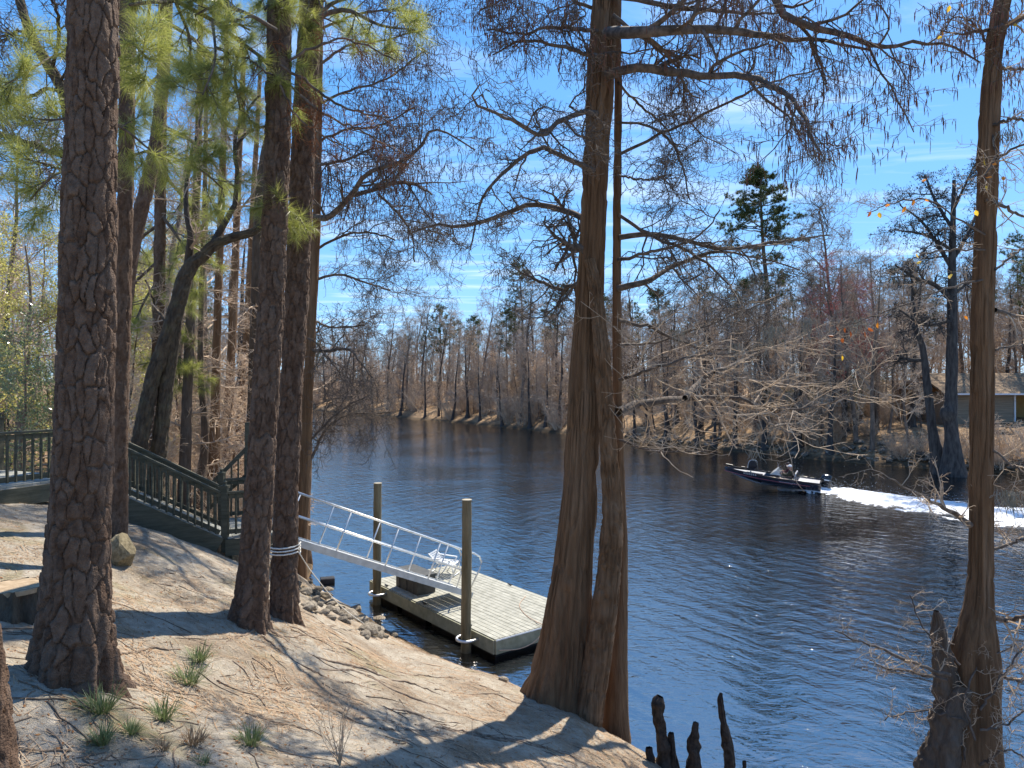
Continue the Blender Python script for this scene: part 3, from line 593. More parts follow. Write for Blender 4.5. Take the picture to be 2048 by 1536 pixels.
OAKL = [[(372, 560, 22), (378, 520, 18), (380, 470, 14), (372, 400, 10), (380, 330, 8), (400, 240, 6), (410, 160, 4)],
        [(425, 492, 18), (436, 470, 15), (448, 450, 13), (462, 425, 12), (472, 395, 10), (474, 340, 9), (470, 290, 8), (480, 240, 6), (520, 190, 4)],
        [(470, 300, 8), (490, 270, 7), (520, 255, 6), (560, 245, 4)], [(345, 660, 10), (330, 640, 8), (310, 610, 5), (290, 560, 3)]]
def limbs_and_twigs(root, LL, d, r, lmat, tmat, k1=(8, (.5, 1.3)), k2=(6, (.25, .6)), k3=(3, (.1, .28)), wander=.3, up=.02, rmin=.004, depthspread=.5, planar=0., t0=.1, ang=(30, 75), sides=8, tone=None, k0=None, zmin=-9):
    """limbs traced as (px,py,width) at distance d (each bends a little towards or away from the camera), with three generations of twigs"""
    PS = []; RS = []
    for q, Lm in enumerate(LL):
        dd = d+np.cumsum(np.r_[0, r.normal(size=len(Lm)-1)*depthspread*.35+r.choice([-1, 1])*depthspread*.3])
        rows = [(a[0], a[1], a[2], a[3] if len(a) > 3 else dd[i]) for i, a in enumerate(Lm)]
        P, Q = px_path(rows, d); P, Q = spline(P, 20, Q)
        P[2:-1] += r.normal(size=P[2:-1].shape)*.012
        m = MB(); m.tubes(P[None], Q[None], sides); m.build('limb', lmat, root, True)
        PS.append(P); RS.append(Q)
    P = np.stack(PS); Rr = np.stack(RS); m = MB(); allp = []
    if k0:                       # side branches between limb and twig
        Pa, Ra = kids(P, Rr, k0[0], r, k0[1], ang, 7, t0, 1, wander*.8, up, .55, rmin*2, .4, fall=.35, planar=planar); m.tubes(Pa, Ra, 5); allp.append(Pa)
        P = np.concatenate([P[:, np.linspace(0, 19, 7).astype(int)], Pa]); Rr = np.concatenate([Rr[:, np.linspace(0, 19, 7).astype(int)], Ra])
    P1, R1 = kids(P, Rr, k1[0], r, k1[1], ang, 5, t0, 1, wander, up, .5, rmin*1.3, .4, fall=.3, planar=planar)
    P2, R2 = kids(P1, R1, k2[0], r, k2[1], (30, 80), 4, .15, 1, wander*1.15, up, .6, rmin, .45, planar=planar*.7)
    ok = P2[..., 2].min(1) > zmin; P2, R2 = P2[ok], R2[ok]; ok = P1[..., 2].min(1) > zmin; P1, R1 = P1[ok], R1[ok]
    m.tubes(P1, R1, 3); m.tubes(P2, R2, 3); allp += [P1, P2]
    if k3[0]:
        P3, R3 = kids(P2, R2, k3[0], r, k3[1], (30, 80), 2, .15, 1, wander*1.2, up, .7, rmin*.7, .5); ok = P3[..., 2].min(1) > zmin; P3, R3 = P3[ok], R3[ok]; m.tubes(P3, R3, 3); allp.append(P3)
    tag(m.build('twigs', tmat, root), kind='stuff'); return allp
rn = np.random.default_rng(5)
limbs_and_twigs(t, OAKL, 16.5, rn, M['oak_bark'], M['far_twig'], (9, (.6, 1.6)), (6, (.3, .8)), (4, (.15, .35)), rmin=.006); settle(t)
# ---- cypress trio in the middle
t = tree('cypress_tree', 'large reddish cypress with flared fluted foot in the middle of the picture', (.83, 11.5, .7))
P, Q = px_path([(1110, 1480, 190), (1112, 1430, 165), (1118, 1380, 142), (1128, 1310, 116), (1136, 1230, 98), (1146, 1130, 80), (1158, 1000, 71), (1164, 880, 66), (1170, 740, 60), (1178, 600, 54), (1186, 450, 51), (1192, 300, 50), (1203, 130, 52), (1212, 0, 52), (1225, -240, 50)], 11.5)
bark_trunk('trunk', P, Q, M['cypress_bark'], t, 'cypress', 210, .06, 51, flute=5, depth=.042); cyp = t
CL = [[(1196, 228, 14), (1165, 226, 11), (1120, 240, 10), (1080, 268, 9), (1030, 243, 7), (965, 215, 6), (946, 190, 4), (960, 168, 3)],
      [(1192, 345, 14), (1162, 330, 11), (1110, 305, 10), (1065, 300, 9), (1020, 335, 8), (975, 378, 6), (955, 430, 5), (940, 500, 3)],
      [(1188, 442, 16), (1155, 432, 13), (1110, 415, 12), (1060, 410, 10), (1000, 430, 9), (930, 455, 8), (870, 450, 5), (820, 468, 3)],
      [(1208, 66, 11), (1185, 62, 9), (1110, 55, 7), (1040, 68, 5), (975, 60, 3)], [(1205, 116, 11), (1180, 112, 9), (1120, 92, 7), (1050, 82, 5), (985, 110, 3)], [(1212, 24, 11), (1190, 18, 8), (1120, -10, 6), (1040, -10, 4), (960, 20, 3)],
      [(1175, 505, 18), (1158, 496, 17), (1143, 497, 15), (1136, 492, 10)],
      [(1182, 572, 13), (1150, 570, 10), (1120, 580, 8), (1075, 560, 6), (1040, 545, 3)]]
CLR = [[(1215, 66, 24), (1270, 62, 24), (1340, 60, 21), (1410, 58, 18), (1480, 64, 16), (1560, 76, 12), (1650, 84, 8), (1740, 100, 5)],
       [(1215, 150, 20), (1260, 138, 19), (1330, 138, 18), (1400, 152, 16), (1470, 150, 14), (1530, 165, 13), (1575, 190, 11), (1600, 225, 9), (1622, 265, 8), (1640, 303, 5)],
       [(1520, -60, 18, 10.6), (1560, 15, 17, 10.5), (1590, 42, 16, 10.4), (1660, 62, 14, 10.3), (1715, 78, 12, 10.2), (1760, 95, 10, 10.1), (1830, 83, 8, 10), (1900, 92, 6, 9.9), (1960, 125, 4, 9.8)],
       [(1220, -10, 12), (1330, 10, 10), (1420, 22, 8), (1500, 28, 6), (1560, 26, 4)],
       [(1225, 30, 9), (1320, 100, 8), (1350, 110, 7), (1362, 160, 5), (1372, 205, 3)]]
rn = np.random.default_rng(8)
A1 = limbs_and_twigs(t, CL, 11.4, rn, M['limb'], M['limb'], (9, (.4, 1.0)), (6, (.2, .5)), (3, (.08, .22)), .42, -.02, .0046, .7, k0=(4, (.5, 1.3)))
A2 = limbs_and_twigs(t, CLR, 11.2, rn, M['limb'], M['limb'], (9, (.4, 1.1)), (5, (.2, .5)), (2, (.08, .2)), .26, -.05, .0042, .9, k0=(6, (.7, 2.0)), t0=.16)
m = MB(); C = np.concatenate([A2[-1][:, -1], A2[-1][:, 0], A2[-2][:, -1]]); C = C[rn.random(len(C)) < .55]; tassels(m, C, rn, (.06, .17), .006)
C = A1[-1][:, -1]; s = C[(C[:, 2] > 10.6)]; s = s[rn.random(len(s)) < .75]; tassels(m, s, rn, (.05, .12), .006)
tag(m.build('catkins', M['catkin'], t), kind='stuff'); settle(t)
# second trunk, grey bark, crossing behind
t = tree('cypress_tree', 'crooked scaly-barked trunk leaning against the large reddish cypress', (1.25, 11.3, .6))
P, Q = px_path([(1166, 1490, 70), (1176, 1430, 62), (1190, 1350, 56), (1206, 1240, 52), (1220, 1120, 48), (1224, 1010, 40), (1217, 900, 34), (1210, 790, 32), (1204, 700, 31), (1196, 620, 28, 11.2), (1188, 560, 24, 11.25), (1178, 520, 20, 11.3)], 11.1)
bark_trunk('trunk', P, Q, M['cypress_bark'], t, 'oak', 90, .028, 53, depth=.03); settle(t)
# third, slim reddish trunk
t = tree('cypress_tree', 'slim upright cypress just right of the large reddish cypress', (1.8, 11.9, .2))
P, Q = px_path([(1236, 1540, 84), (1233, 1480, 66), (1232, 1420, 54), (1236, 1320, 42), (1242, 1200, 30), (1243, 1060, 24), (1238, 900, 20), (1234, 700, 18), (1234, 450, 17), (1236, 200, 16), (1236, 0, 14), (1240, -300, 12)], 11.9)
bark_trunk('trunk', P, Q, M['cypress_bark'], t, 'cypress', 48, .07, 57, flute=3, depth=.01)
LR = [[(1240, 308, 7), (1330, 265, 6), (1400, 235, 6), (1480, 192, 5), (1560, 160, 4), (1650, 135, 3)],
      [(1238, 475, 12), (1300, 468, 11), (1370, 480, 9), (1450, 500, 8), (1560, 484, 6), (1660, 470, 3)],
      [(1236, 577, 14), (1290, 562, 12), (1350, 532, 9), (1420, 506, 7), (1500, 512, 4), (1600, 540, 3)],
      [(1238, 430, 7), (1300, 470, 7), (1390, 510, 6), (1450, 560, 4), (1480, 610, 3)],
      [(1236, 245, 5), (1290, 250, 5), (1340, 280, 5), (1365, 340, 4), (1380, 400, 3)],
      [(1236, 165, 5), (1280, 210, 5), (1330, 255, 4), (1360, 310, 3)],
      [(1236, 350, 4), (1290, 360, 4), (1340, 350, 3)], [(1236, 520, 8), (1320, 500, 6), (1400, 470, 4), (1440, 420, 3)],
      [(1236, 640, 8), (1300, 655, 7), (1380, 690, 5), (1450, 700, 4), (1540, 690, 3)],
      [(1238, 690, 6), (1330, 680, 5), (1440, 640, 4), (1560, 590, 3)]]
rn = np.random.default_rng(9)
A3 = limbs_and_twigs(t, LR, 11.8, rn, M['limb'], M['limb'], (10, (.45, 1.1)), (6, (.2, .5)), (3, (.08, .2)), .34, -.03, .0045, .8, k0=(3, (.5, 1.3)))
LOW = [[(1236, 824, 20), (1280, 808, 18), (1325, 801, 15), (1372, 797, 14), (1430, 797, 11), (1478, 795, 10), (1510, 808, 8), (1540, 826, 7), (1570, 846, 5), (1622, 866, 3)],
       [(1370, 796, 12), (1398, 764, 10), (1430, 743, 9), (1470, 728, 7), (1530, 700, 5), (1620, 668, 3)],
       [(1478, 795, 7), (1530, 814, 6), (1590, 817, 5), (1645, 809, 4), (1712, 784, 3)],
       [(1500, 800, 7), (1525, 836, 6), (1560, 858, 4), (1600, 870, 3)], [(1430, 745, 6), (1500, 760, 5), (1580, 770, 4), (1660, 760, 3)],
       [(1240, 760, 8), (1300, 740, 6), (1380, 715, 5), (1470, 705, 3)], [(1240, 880, 6), (1300, 900, 5), (1360, 905, 4), (1420, 900, 3)]]
A4 = limbs_and_twigs(t, LOW, 11.7, rn, M['limb'], M['pale_twig'], (6, (.5, 1.6)), (4, (.25, .8)), (2, (.1, .3)), .24, .015, .0042, 1.6, k0=(4, (.7, 2.2)), planar=.6, zmin=4.95)
settle(t)
# ---- slim cypress right of the twin pines
t = tree('cypress_tree', 'slim leaning cypress at the waterline right of the pine pair', (-5.6, 18.8, .9))
P, Q = px_path([(590, 1210, 50), (598, 1150, 34), (604, 1040, 28), (610, 900, 25), (617, 760, 22), (624, 640, 20), (630, 520, 18), (634, 420, 17), (637, 260, 15), (640, 60, 13), (642, -150, 11)], 18.8)
bark_trunk('trunk', P, Q, M['cypress_bark'], t, 'cypress', 40, .08, 61, flute=4, depth=.014)
SL = [[(630, 434, 14), (656, 434, 13), (691, 404, 12), (706, 386, 11), (720, 362, 10), (754, 338, 9), (798, 325, 8), (836, 297, 7), (853, 270, 6), (864, 258, 5), (900, 268, 4), (950, 300, 3)],
      [(700, 392, 10), (753, 379, 9), (785, 367, 8), (822, 366, 7), (843, 376, 5), (864, 390, 3)], [(756, 388, 6), (801, 431, 5), (826, 478, 4), (829, 524, 3)],
      [(634, 330, 7), (690, 320, 6), (740, 300, 4), (790, 290, 3)], [(634, 285, 6), (690, 260, 5), (760, 250, 4), (830, 215, 3)], [(636, 210, 6), (700, 180, 5), (770, 160, 4), (850, 100, 3)], [(638, 130, 6), (700, 90, 5), (770, 80, 4), (840, 60, 3)],
      [(630, 500, 6), (690, 470, 5), (740, 465, 4), (790, 480, 3)], [(628, 560, 6), (680, 550, 5), (730, 565, 4), (780, 580, 3)], [(622, 640, 5), (670, 655, 4), (730, 650, 3)], [(620, 700, 9), (660, 702, 7), (700, 700, 5), (745, 755, 3)],
      [(606, 960, 6), (630, 900, 6), (655, 855, 5), (700, 830, 4), (780, 825, 3)], [(606, 900, 6), (650, 850, 5), (690, 815, 4), (740, 790, 3)], [(636, 60, 6), (710, 30, 5), (780, 20, 4), (860, 30, 3)]]
rn = np.random.default_rng(10)
A5 = limbs_and_twigs(t, SL, 18.8, rn, M['limb'], M['limb'], (9, (.6, 1.5)), (6, (.3, .7)), (3, (.12, .35)), .26, -.03, .006, 1.0, k0=(5, (.8, 2.0)))
m = MB(); C = A5[-1][:, -1]; C = C[(C[:, 2] > 10) & (rn.random(len(C)) < .5)]; tassels(m, C, rn, (.07, .16), .0095); tag(m.build('catkins', M['catkin'], t), kind='stuff'); settle(t)
# ---- right-hand tree with the swollen foot
t = tree('tupelo_tree', 'tall tree with swollen mossy foot at the right edge', (6.2, 9.6, -.3))
P, Q = px_path([(1925, 1760, 250), (1925, 1660, 220), (1930, 1580, 185), (1936, 1500, 150), (1944, 1420, 128), (1946, 1340, 120), (1952, 1270, 92), (1960, 1200, 62), (1962, 1100, 52), (1962, 950, 50), (1964, 800, 49), (1966, 620, 48), (1972, 440, 46), (1976, 300, 43), (1984, 160, 40), (1994, 60, 38), (2012, -40, 36), (2040, -250, 32)], 9.6)
bark_trunk('trunk', P, Q, M['cypress_bark'], t, 'cypress', 130, .055, 71, flute=4, depth=.028)
P, Q = px_path([(1905, 1440, 60), (1895, 1370, 56), (1886, 1320, 46), (1880, 1280, 36), (1876, 1240, 24), (1872, 1222, 10)], 9.5)
bark_trunk('broken_stub', P, Q, M['grey_bark'], t, 'cypress', 60, .012, 73, depth=.022, lump=.3)
P, Q = px_path([(1880, 1600, 110), (1880, 1540, 96), (1890, 1480, 84), (1908, 1420, 70), (1925, 1370, 50)], 9.45)
bark_trunk('buttress', P, Q, M['grey_bark'], t, 'cypress', 70, .014, 75, depth=.012, lump=.25)
RL = [[(1985, 60, 14), (2020, 48, 12), (2060, 30, 8), (2100, 20, 5)], [(1978, 60, 10), (1950, 62, 8), (1920, 70, 5), (1880, 60, 3)], [(1985, 250, 8), (2030, 238, 7), (2090, 240, 4)], [(1985, 130, 8), (2030, 140, 7), (2090, 130, 4)],
      [(1978, 340, 7), (2020, 300, 6), (2080, 280, 4)], [(1970, 400, 9), (2010, 415, 8), (2060, 440, 5), (2100, 440, 3)], [(1990, 620, 12), (2030, 632, 10), (2080, 640, 6), (2110, 650, 4)], [(1940, 1050, 15), (1915, 1030, 12), (1880, 1012, 9), (1840, 990, 6), (1800, 968, 4), (1775, 956, 3)],
      [(1985, 1235, 14), (2020, 1238, 12), (2070, 1232, 9), (2120, 1240, 6)], [(1985, 1100, 8), (2030, 1085, 7), (2080, 1070, 5)], [(1990, 540, 6), (2040, 500, 5), (2090, 480, 3)], [(1990, 700, 6), (2050, 690, 5), (2100, 700, 3)], [(1990, 1350, 10), (2040, 1360, 8), (2090, 1350, 5)],
      [(1970, 470, 5), (1905, 430, 4), (1850, 398, 4), (1780, 408, 3), (1735, 425, 2)], [(1980, 90, 5), (1935, 40, 4), (1900, 40, 3), (1880, 68, 2)], [(1985, 270, 5), (1990, 310, 4), (1975, 345, 3), (1968, 375, 2)], [(1965, 560, 5), (1880, 580, 4), (1770, 625, 3), (1690, 652, 2), (1665, 672, 2)], [(1970, 500, 5), (1900, 500, 4), (1830, 515, 3), (1770, 560, 2)], [(1985, 900, 6), (2040, 940, 5), (2090, 980, 4)]]
rn = np.random.default_rng(12)
A6 = limbs_and_twigs(t, RL, 9.5, rn, M['limb'], M['pale_twig'], (9, (.3, .8)), (5, (.15, .4)), (3, (.06, .16)), .3, -.01, .0036, .6)
BR = [[(1900, 1350, 9), (1850, 1335, 8), (1790, 1310, 7), (1740, 1290, 5), (1670, 1262, 3)], [(1895, 1360, 7), (1830, 1345, 6), (1770, 1335, 4), (1740, 1320, 3)], [(1930, 1440, 5), (1850, 1420, 4), (1770, 1440, 3)], [(1920, 1330, 5), (1850, 1260, 4), (1820, 1190, 3)],
      [(1960, 1420, 6), (2000, 1360, 5), (2050, 1290, 4)], [(1960, 1460, 6), (2010, 1450, 5), (2070, 1400, 4)], [(1950, 1480, 6), (1930, 1400, 5), (1960, 1330, 4), (2030, 1290, 3)], [(1960, 1530, 6), (2010, 1500, 5), (2060, 1520, 4)], [(1930, 1520, 5), (1920, 1440, 4), (1900, 1380, 3)]]
A7 = limbs_and_twigs(t, BR, 9.2, rn, M['limb'], M['pale_twig'], (12, (.2, .55)), (5, (.1, .28)), (2, (.05, .12)), .34, .01, .0032, .4)
m = MB(); C = np.concatenate([A6[-1][:, -1], A6[-2][:, -1]]); C = C[(C[:, 2] > 9.3) & (rn.random(len(C)) < .5)]; tassels(m, C, rn, (.06, .16), .0065); tag(m.build('catkins', M['catkin'], t), kind='stuff'); settle(t)
# ------------------------------------------------------------ left bank: cypress row, woods, evergreen leaves, pine boughs
M['warm_twig'] = pmat('warm_twig', (.30, .21, .14), (.55, .42, .30), 2, rnd=.2)
def row_tree(label, rows, d, seed, bark='cypress_bark', style='cypress', flute=4, n1=22, ln=(.7, 1.9), tw=.006, twig='warm_twig', t0=.12):
    r = np.random.default_rng(seed); P, Q = px_path(rows, d)
    z = gz(P[0, 0], P[0, 1]); P[0, 2] = min(P[0, 2], z-.3)
    t = tree('cypress_tree', label, (P[0, 0], P[0, 1], z), 'cypresses in the row behind the ramp')
    bark_trunk('trunk', P, Q, M[bark], t, style, 30, .1, seed, flute=flute, depth=.014)
    Ps, Qs = spline(P, 24, Q)
    P1, R1 = kids(Ps[None], Qs[None], n1, r, ln, (65, 100), 6, t0, 1, .2, .0, .22, tw*1.6, .35, fall=.2)
    P2, R2 = kids(P1, R1, 9, r, (.3, .9), (35, 75), 4, .1, 1, .25, -.02, .6, tw, .4, planar=.5); P3, R3 = kids(P2, R2, 5, r, (.12, .4), (35, 80), 2, .1, 1, .3, -.02, .7, tw*.75, .5)
    m = MB(); m.tubes(P1, R1, 4); m.tubes(P2, R2, 3); m.tubes(P3, R3, 3); tag(m.build('twigs', M[twig], t), kind='stuff'); settle(t); return t
row_tree('pale tan cypress trunk just right of the forked oak', [(368, 1060, 34), (369, 960, 28), (372, 880, 24), (374, 800, 22), (378, 700, 21), (382, 600, 20), (390, 450, 18), (396, 300, 15), (400, 100, 12), (402, -100, 9)], 19.5, 401, bark='grey_bark', style='oak', flute=0)
row_tree('thin crooked cypress trunk second from the forked oak', [(396, 1060, 26), (398, 970, 22), (408, 910, 18), (410, 850, 16), (404, 780, 14), (401, 700, 13), (403, 600, 12), (408, 450, 10), (412, 250, 8), (414, 100, 6)], 21, 402, bark='grey_bark', style='oak', flute=0)
row_tree('dark cypress with flared foot third in the row', [(424, 1060, 52), (426, 980, 32), (429, 900, 24), (431, 800, 20), (434, 680, 18), (438, 540, 17), (443, 400, 15), (450, 200, 12), (455, 0, 9)], 23, 403)
row_tree('reddish cypress fourth in the row behind the ramp', [(448, 1040, 44), (451, 960, 28), (455, 880, 22), (459, 780, 19), (464, 680, 18), (469, 560, 17), (474, 430, 15), (480, 280, 12), (488, 100, 9)], 25, 404)
row_tree('leaning reddish cypress fifth in the row behind the ramp', [(468, 1030, 38), (472, 950, 26), (478, 880, 21), (485, 800, 18), (492, 700, 17), (497, 600, 15), (503, 480, 14), (510, 340, 11), (520, 150, 8)], 27, 405)
row_tree('greyish white trunk half hidden left of the pine pair', [(500, 1040, 34), (502, 960, 28), (505, 850, 25), (508, 740, 24), (512, 620, 23), (516, 480, 22), (522, 370, 20), (532, 290, 16), (540, 230, 13), (548, 100, 10)], 22, 406, bark='grey_bark', style='oak', flute=0, n1=14)
row_tree('slim cypress at the waterline glimpsed beside the rear pine', [(606, 1140, 40), (610, 1040, 24), (616, 900, 18), (618, 760, 16), (616, 620, 14), (618, 480, 12), (622, 300, 9)], 23.5, 407, n1=10)
# leaning hardwood behind the big pine, upper left
t = tree('hardwood_tree', 'mossy hardwood stem leaning left past the largest pine', (-5.3, 9.2, 3.6)); rn = np.random.default_rng(14)
P, Q = px_path([(200, 1230, 60, 9.2), (195, 1000, 44, 9.2), (185, 700, 38), (165, 400, 32), (130, 200, 26), (98, 132, 24), (66, 78, 22), (42, 10, 20), (25, -80, 17), (0, -220, 12)], 9.2)
bark_trunk('trunk', P, Q, M['oak_bark'], t, 'oak', 48, .04, 81, depth=.012)
LL = [[(128, 195, 10), (110, 180, 9), (70, 190, 8), (30, 198, 6), (-20, 206, 4)], [(125, 310, 16), (95, 300, 14), (60, 285, 13), (25, 275, 12), (-20, 262, 9)], [(105, 140, 9), (118, 40, 8), (95, -20, 6), (60, -80, 4)], [(70, 85, 8), (40, 60, 6), (0, 85, 4)], [(150, 350, 6), (90, 330, 5), (30, 320, 3)], [(120, 170, 7), (150, 80, 6), (200, 0, 5), (260, -60, 4)]]
limbs_and_twigs(t, LL, 9.2, rn, M['oak_bark'], M['limb'], (9, (.3, .8)), (6, (.15, .45)), (3, (.08, .22)), .34, -.0, .0042, .6, k0=(4, (.5, 1.2))); settle(t)
# woods on the left bank
rl = np.random.default_rng(33); lw = 'bare trees of the woods on the left bank'
def left_spot(px0, px1, d0, d1, smin=2.5):
    for _ in range(200):
        px = rl.uniform(px0, px1); d = math.sqrt(rl.uniform(d0*d0, d1*d1)); x = (px-1024)/F*d
        s = sdist(np.array([x]), np.array([d]))[0]
        if smin < s and d > 15.5: return x, d
    return None
for i in range(38):
    q = left_spot(-120, 480, 30, 120)
    if q is None: continue
    k = rl.random(); sc = rl.uniform(.8, 1.2)
    if k < .5: place(HW[rl.integers(4)], *q, sc, rl.random()*6.28, 'bare grey hardwood tree in the woods of the left bank', 'tree', lw)
    elif k < .9: place(HT[rl.integers(3)], *q, sc, rl.random()*6.28, 'slim bare tan tree in the woods of the left bank', 'tree', 'slim tan trees on the left bank')
    else: place(PN[rl.integers(3)], *q, sc*.8, rl.random()*6.28, 'green pine standing in the woods of the left bank', 'tree', 'pines in the woods of the left bank')
for i in range(20):            # along the far left shore towards the bend
    y = rl.uniform(30, 150); s = np.interp(y, [21.6, 30, 46, 80, 130, 158], [-6.3, -9, -17, -34, -62, -105]); x = s-rl.uniform(.3, 3)
    place(CY[i % 2], x, y, rl.uniform(.7, 1.1), rl.random()*6.28, 'dark cypress at the waterline of the left bank', 'tree', 'cypresses along the left waterline')
for i in range(75):
    q = left_spot(150, 520, 18.5, 60, 1.0)
    if q: place(SP[rl.integers(2)], *q, rl.uniform(.35, .95), rl.random()*6.28, 'bare tan sapling behind the ramp', 'sapling', 'saplings on the left bank')
for i in range(55):
    q = left_spot(150, 520, 17.5, 45, .6)
    if q: place(BU[rl.integers(3)], *q, rl.uniform(.4, .8), rl.random()*6.28, 'tangled bare bush behind the ramp', 'bush', 'bare bushes on the left bank')
# evergreens with small shiny leaves
M['gold_leaf'] = pmat('gold_leaf', (.28, .30, .05), (.55, .48, .13), 2, rough=.32, transl=.55, spec=.7, tone=[(.22, .25, .05), (.45, .42, .11), (.68, .57, .2)])
M['pale_leaf'] = pmat('pale_leaf', (.10, .15, .05), (.34, .38, .22), 2, rough=.25, transl=.5, spec=.9, tone=[(.10, .15, .05), (.28, .32, .17)])
def leaf_tree(name, label, px, d, H, W_, seed, mat, n=9000, z0=.12, size=(.06, .11), cat='shrub'):
    r = np.random.default_rng(seed); x = (px-1024)/F*d; t = empty(name, (x, d, gz(x, d)), 0, label, cat)
    P = walk(np.array([[0, 0, -.3]]), np.array([[.03, 0, 1.]]), np.array([H*1.0]), 10, r, .07, .05); Rr = (.10*(1-np.linspace(0, 1, 10)*.85))[None]*H/6
    MB().tubes(P, Rr, 8).build('trunk', M['far_bark'], t, True)
    P1, R1 = kids(P, Rr, 34, r, (W_*.6, W_*1.15), (50, 90), 6, z0, 1, .18, .05, .4, .012, .4, fall=.5); P2, R2 = kids(P1, R1, 7, r, (W_*.15, W_*.4), (30, 70), 4, .2, 1, .25, .0, .6, .007); P3, R3 = kids(P2, R2, 4, r, (W_*.06, W_*.16), (30, 70), 3, .2, 1, .25, .0, .6, .005)
    m = MB(); m.tubes(P1, R1, 3); m.tubes(P2, R2, 3); m.tubes(P3[:, ::2], R3[:, ::2], 3); tag(m.build('branches', M['far_twig'], t), kind='stuff')
    A = np.concatenate([P3[:, -1], P3[:, 1], P2[:, -1]]); C = A[r.integers(len(A), size=n)]+r.normal(size=(n, 3))*.05*W_
    m = MB(); leaves(m, C, r, size, .45); tag(m.build('leaves', mat, t), kind='stuff'); return t
leaf_tree('evergreen_tree', 'yellow-green evergreen left of the largest pine above the deck', 40, 24, 9, 3.2, 501, M['gold_leaf'], 15000, cat='tree')
leaf_tree('evergreen_tree', 'second yellow-green evergreen at the left edge behind the deck', -40, 21, 8, 2.8, 502, M['gold_leaf'], 11000, cat='tree')
leaf_tree('glossy_shrub', 'shrub with pale glossy leaves above the deck railing', 45, 18.5, 4.4, 1.7, 503, M['pale_leaf'], 5200)
leaf_tree('green_shrub', 'bright green low shrub behind the deck railing', 20, 30, 4.6, 2.6, 504, M['green_leaf'], 8000)
leaf_tree('green_shrub', 'green shrub seen just left of the largest pine foot', 85, 34, 5, 2.4, 505, M['green_leaf'], 7000)
leaf_tree('evergreen_tree', 'yellow-green young evergreen between largest pine and forked oak', 262, 27, 9.5, 2.6, 506, M['gold_leaf'], 11000, cat='tree')
leaf_tree('evergreen_tree', 'tall green evergreen behind the forked oak', 330, 38, 13, 3.0, 507, M['green_leaf'], 11000, cat='tree')
leaf_tree('evergreen_tree', 'golden evergreen high behind the leaning pine', 210, 33, 14, 3.4, 508, M['gold_leaf'], 11000, cat='tree')
# pine boughs with long needles
def boughs(root, LL, d, seed, per=7, nl=(.3, .75), cnt=46, ln=(.13, .21), dead=None, spread=.6):
    r = np.random.default_rng(seed); PS, RS = [], []
    for Lm in LL:
        dd = d+np.cumsum(np.r_[0, r.normal(size=len(Lm)-1)*.25]); P, Q = px_path([(a[0], a[1], a[2], dd[i]) for i, a in enumerate(Lm)], d); P, Q = spline(P, 14, Q); PS.append(P); RS.append(Q)
        MB().tubes(P[None], Q[None], 7).build('bough', M['limb'], root, True)
    P = np.stack(PS); Rr = np.stack(RS)
    P1, R1 = kids(P, Rr, per, r, nl, (30, 70), 5, .25, 1, .2, -.01, .5, .005, .5, fall=.25); P2, R2 = kids(P1, R1, 4, r, (.12, .35), (30, 60), 4, .3, 1, .2, .05, .7, .004, .6)
    m = MB(); m.tubes(P1, R1, 4); m.tubes(P2, R2, 3); tag(m.build('twigs', M['limb'], root), kind='stuff')
    C = np.concatenate([P1[:, -1], P2[:, -1], P2[:, 2]]); D = nrm(np.concatenate([P1[:, -1]-P1[:, -2], P2[:, -1]-P2[:, -2], P2[:, 2]-P2[:, 1]]))
    m = MB(); needles(m, C, D, r, cnt, ln, .0027, 1.15); tag(m.build('needles', M['needle'] if not dead else dead, root), kind='stuff')
t = tree('pine_tree', 'tall pine whose green needle boughs hang into the upper left', (-9.6, 19, 3.2))
P, Q = px_path([(310, 1100, 36, 19), (312, 900, 30, 19), (318, 600, 27, 19), (322, 300, 24, 19), (326, 0, 22, 19), (330, -400, 18, 19)], 19)
bark_trunk('trunk', P, Q, M['pine_bark'], t, 'pine', 40, .06, 91, depth=.015)
boughs(t, [[(326, 40, 10), (390, 80, 8), (440, 130, 6), (480, 200, 4)], [(320, 250, 10), (380, 280, 8), (430, 330, 5), (450, 400, 3)], [(318, 340, 9), (370, 400, 7), (400, 470, 4)], [(320, 150, 9), (280, 190, 7), (250, 260, 4)], [(316, 450, 8), (280, 480, 6), (250, 540, 4)],
           [(316, 420, 8), (370, 500, 6), (390, 590, 3)], [(324, 100, 9), (400, 170, 7), (460, 280, 4)], [(330, -40, 9), (420, 20, 7), (500, 60, 4)], [(318, 560, 7), (290, 600, 5), (255, 680, 3)], [(317, 520, 7), (260, 580, 5), (250, 640, 3)], [(316, 640, 7), (350, 700, 5), (360, 760, 3)]], 19, 511, 12, (.5, 1.4), 60, (.2, .36)); settle(t)
boughs(twin1, [[(552, -40, 16), (470, -30, 13), (352, 0, 11), (300, 4, 9), (258, 10, 6)], [(552, 60, 10), (500, 30, 8), (440, 10, 6), (390, 30, 4)], [(352, 2, 10), (425, 41, 9), (484, 86, 8), (537, 127, 7), (600, 190, 4)], [(350, 0, 8), (380, 80, 6), (375, 150, 4)], [(300, 4, 7), (290, 90, 5), (275, 150, 3)], [(425, 41, 7), (430, 120, 5), (405, 190, 3)], [(484, 86, 6), (470, 150, 5), (480, 220, 3)],
           [(264, 311, 6), (308, 302, 6), (369, 325, 5), (410, 346, 5), (446, 378, 3)]], 8.6, 521, 9, (.25, .65), 40, (.15, .27))
settle2 = lambda root, names: [c.data.transform(Matrix.Translation(-root.location)) for c in root.children if c.name.split('.')[0] in names]
settle2(twin1, ('bough', 'twigs', 'needles'))
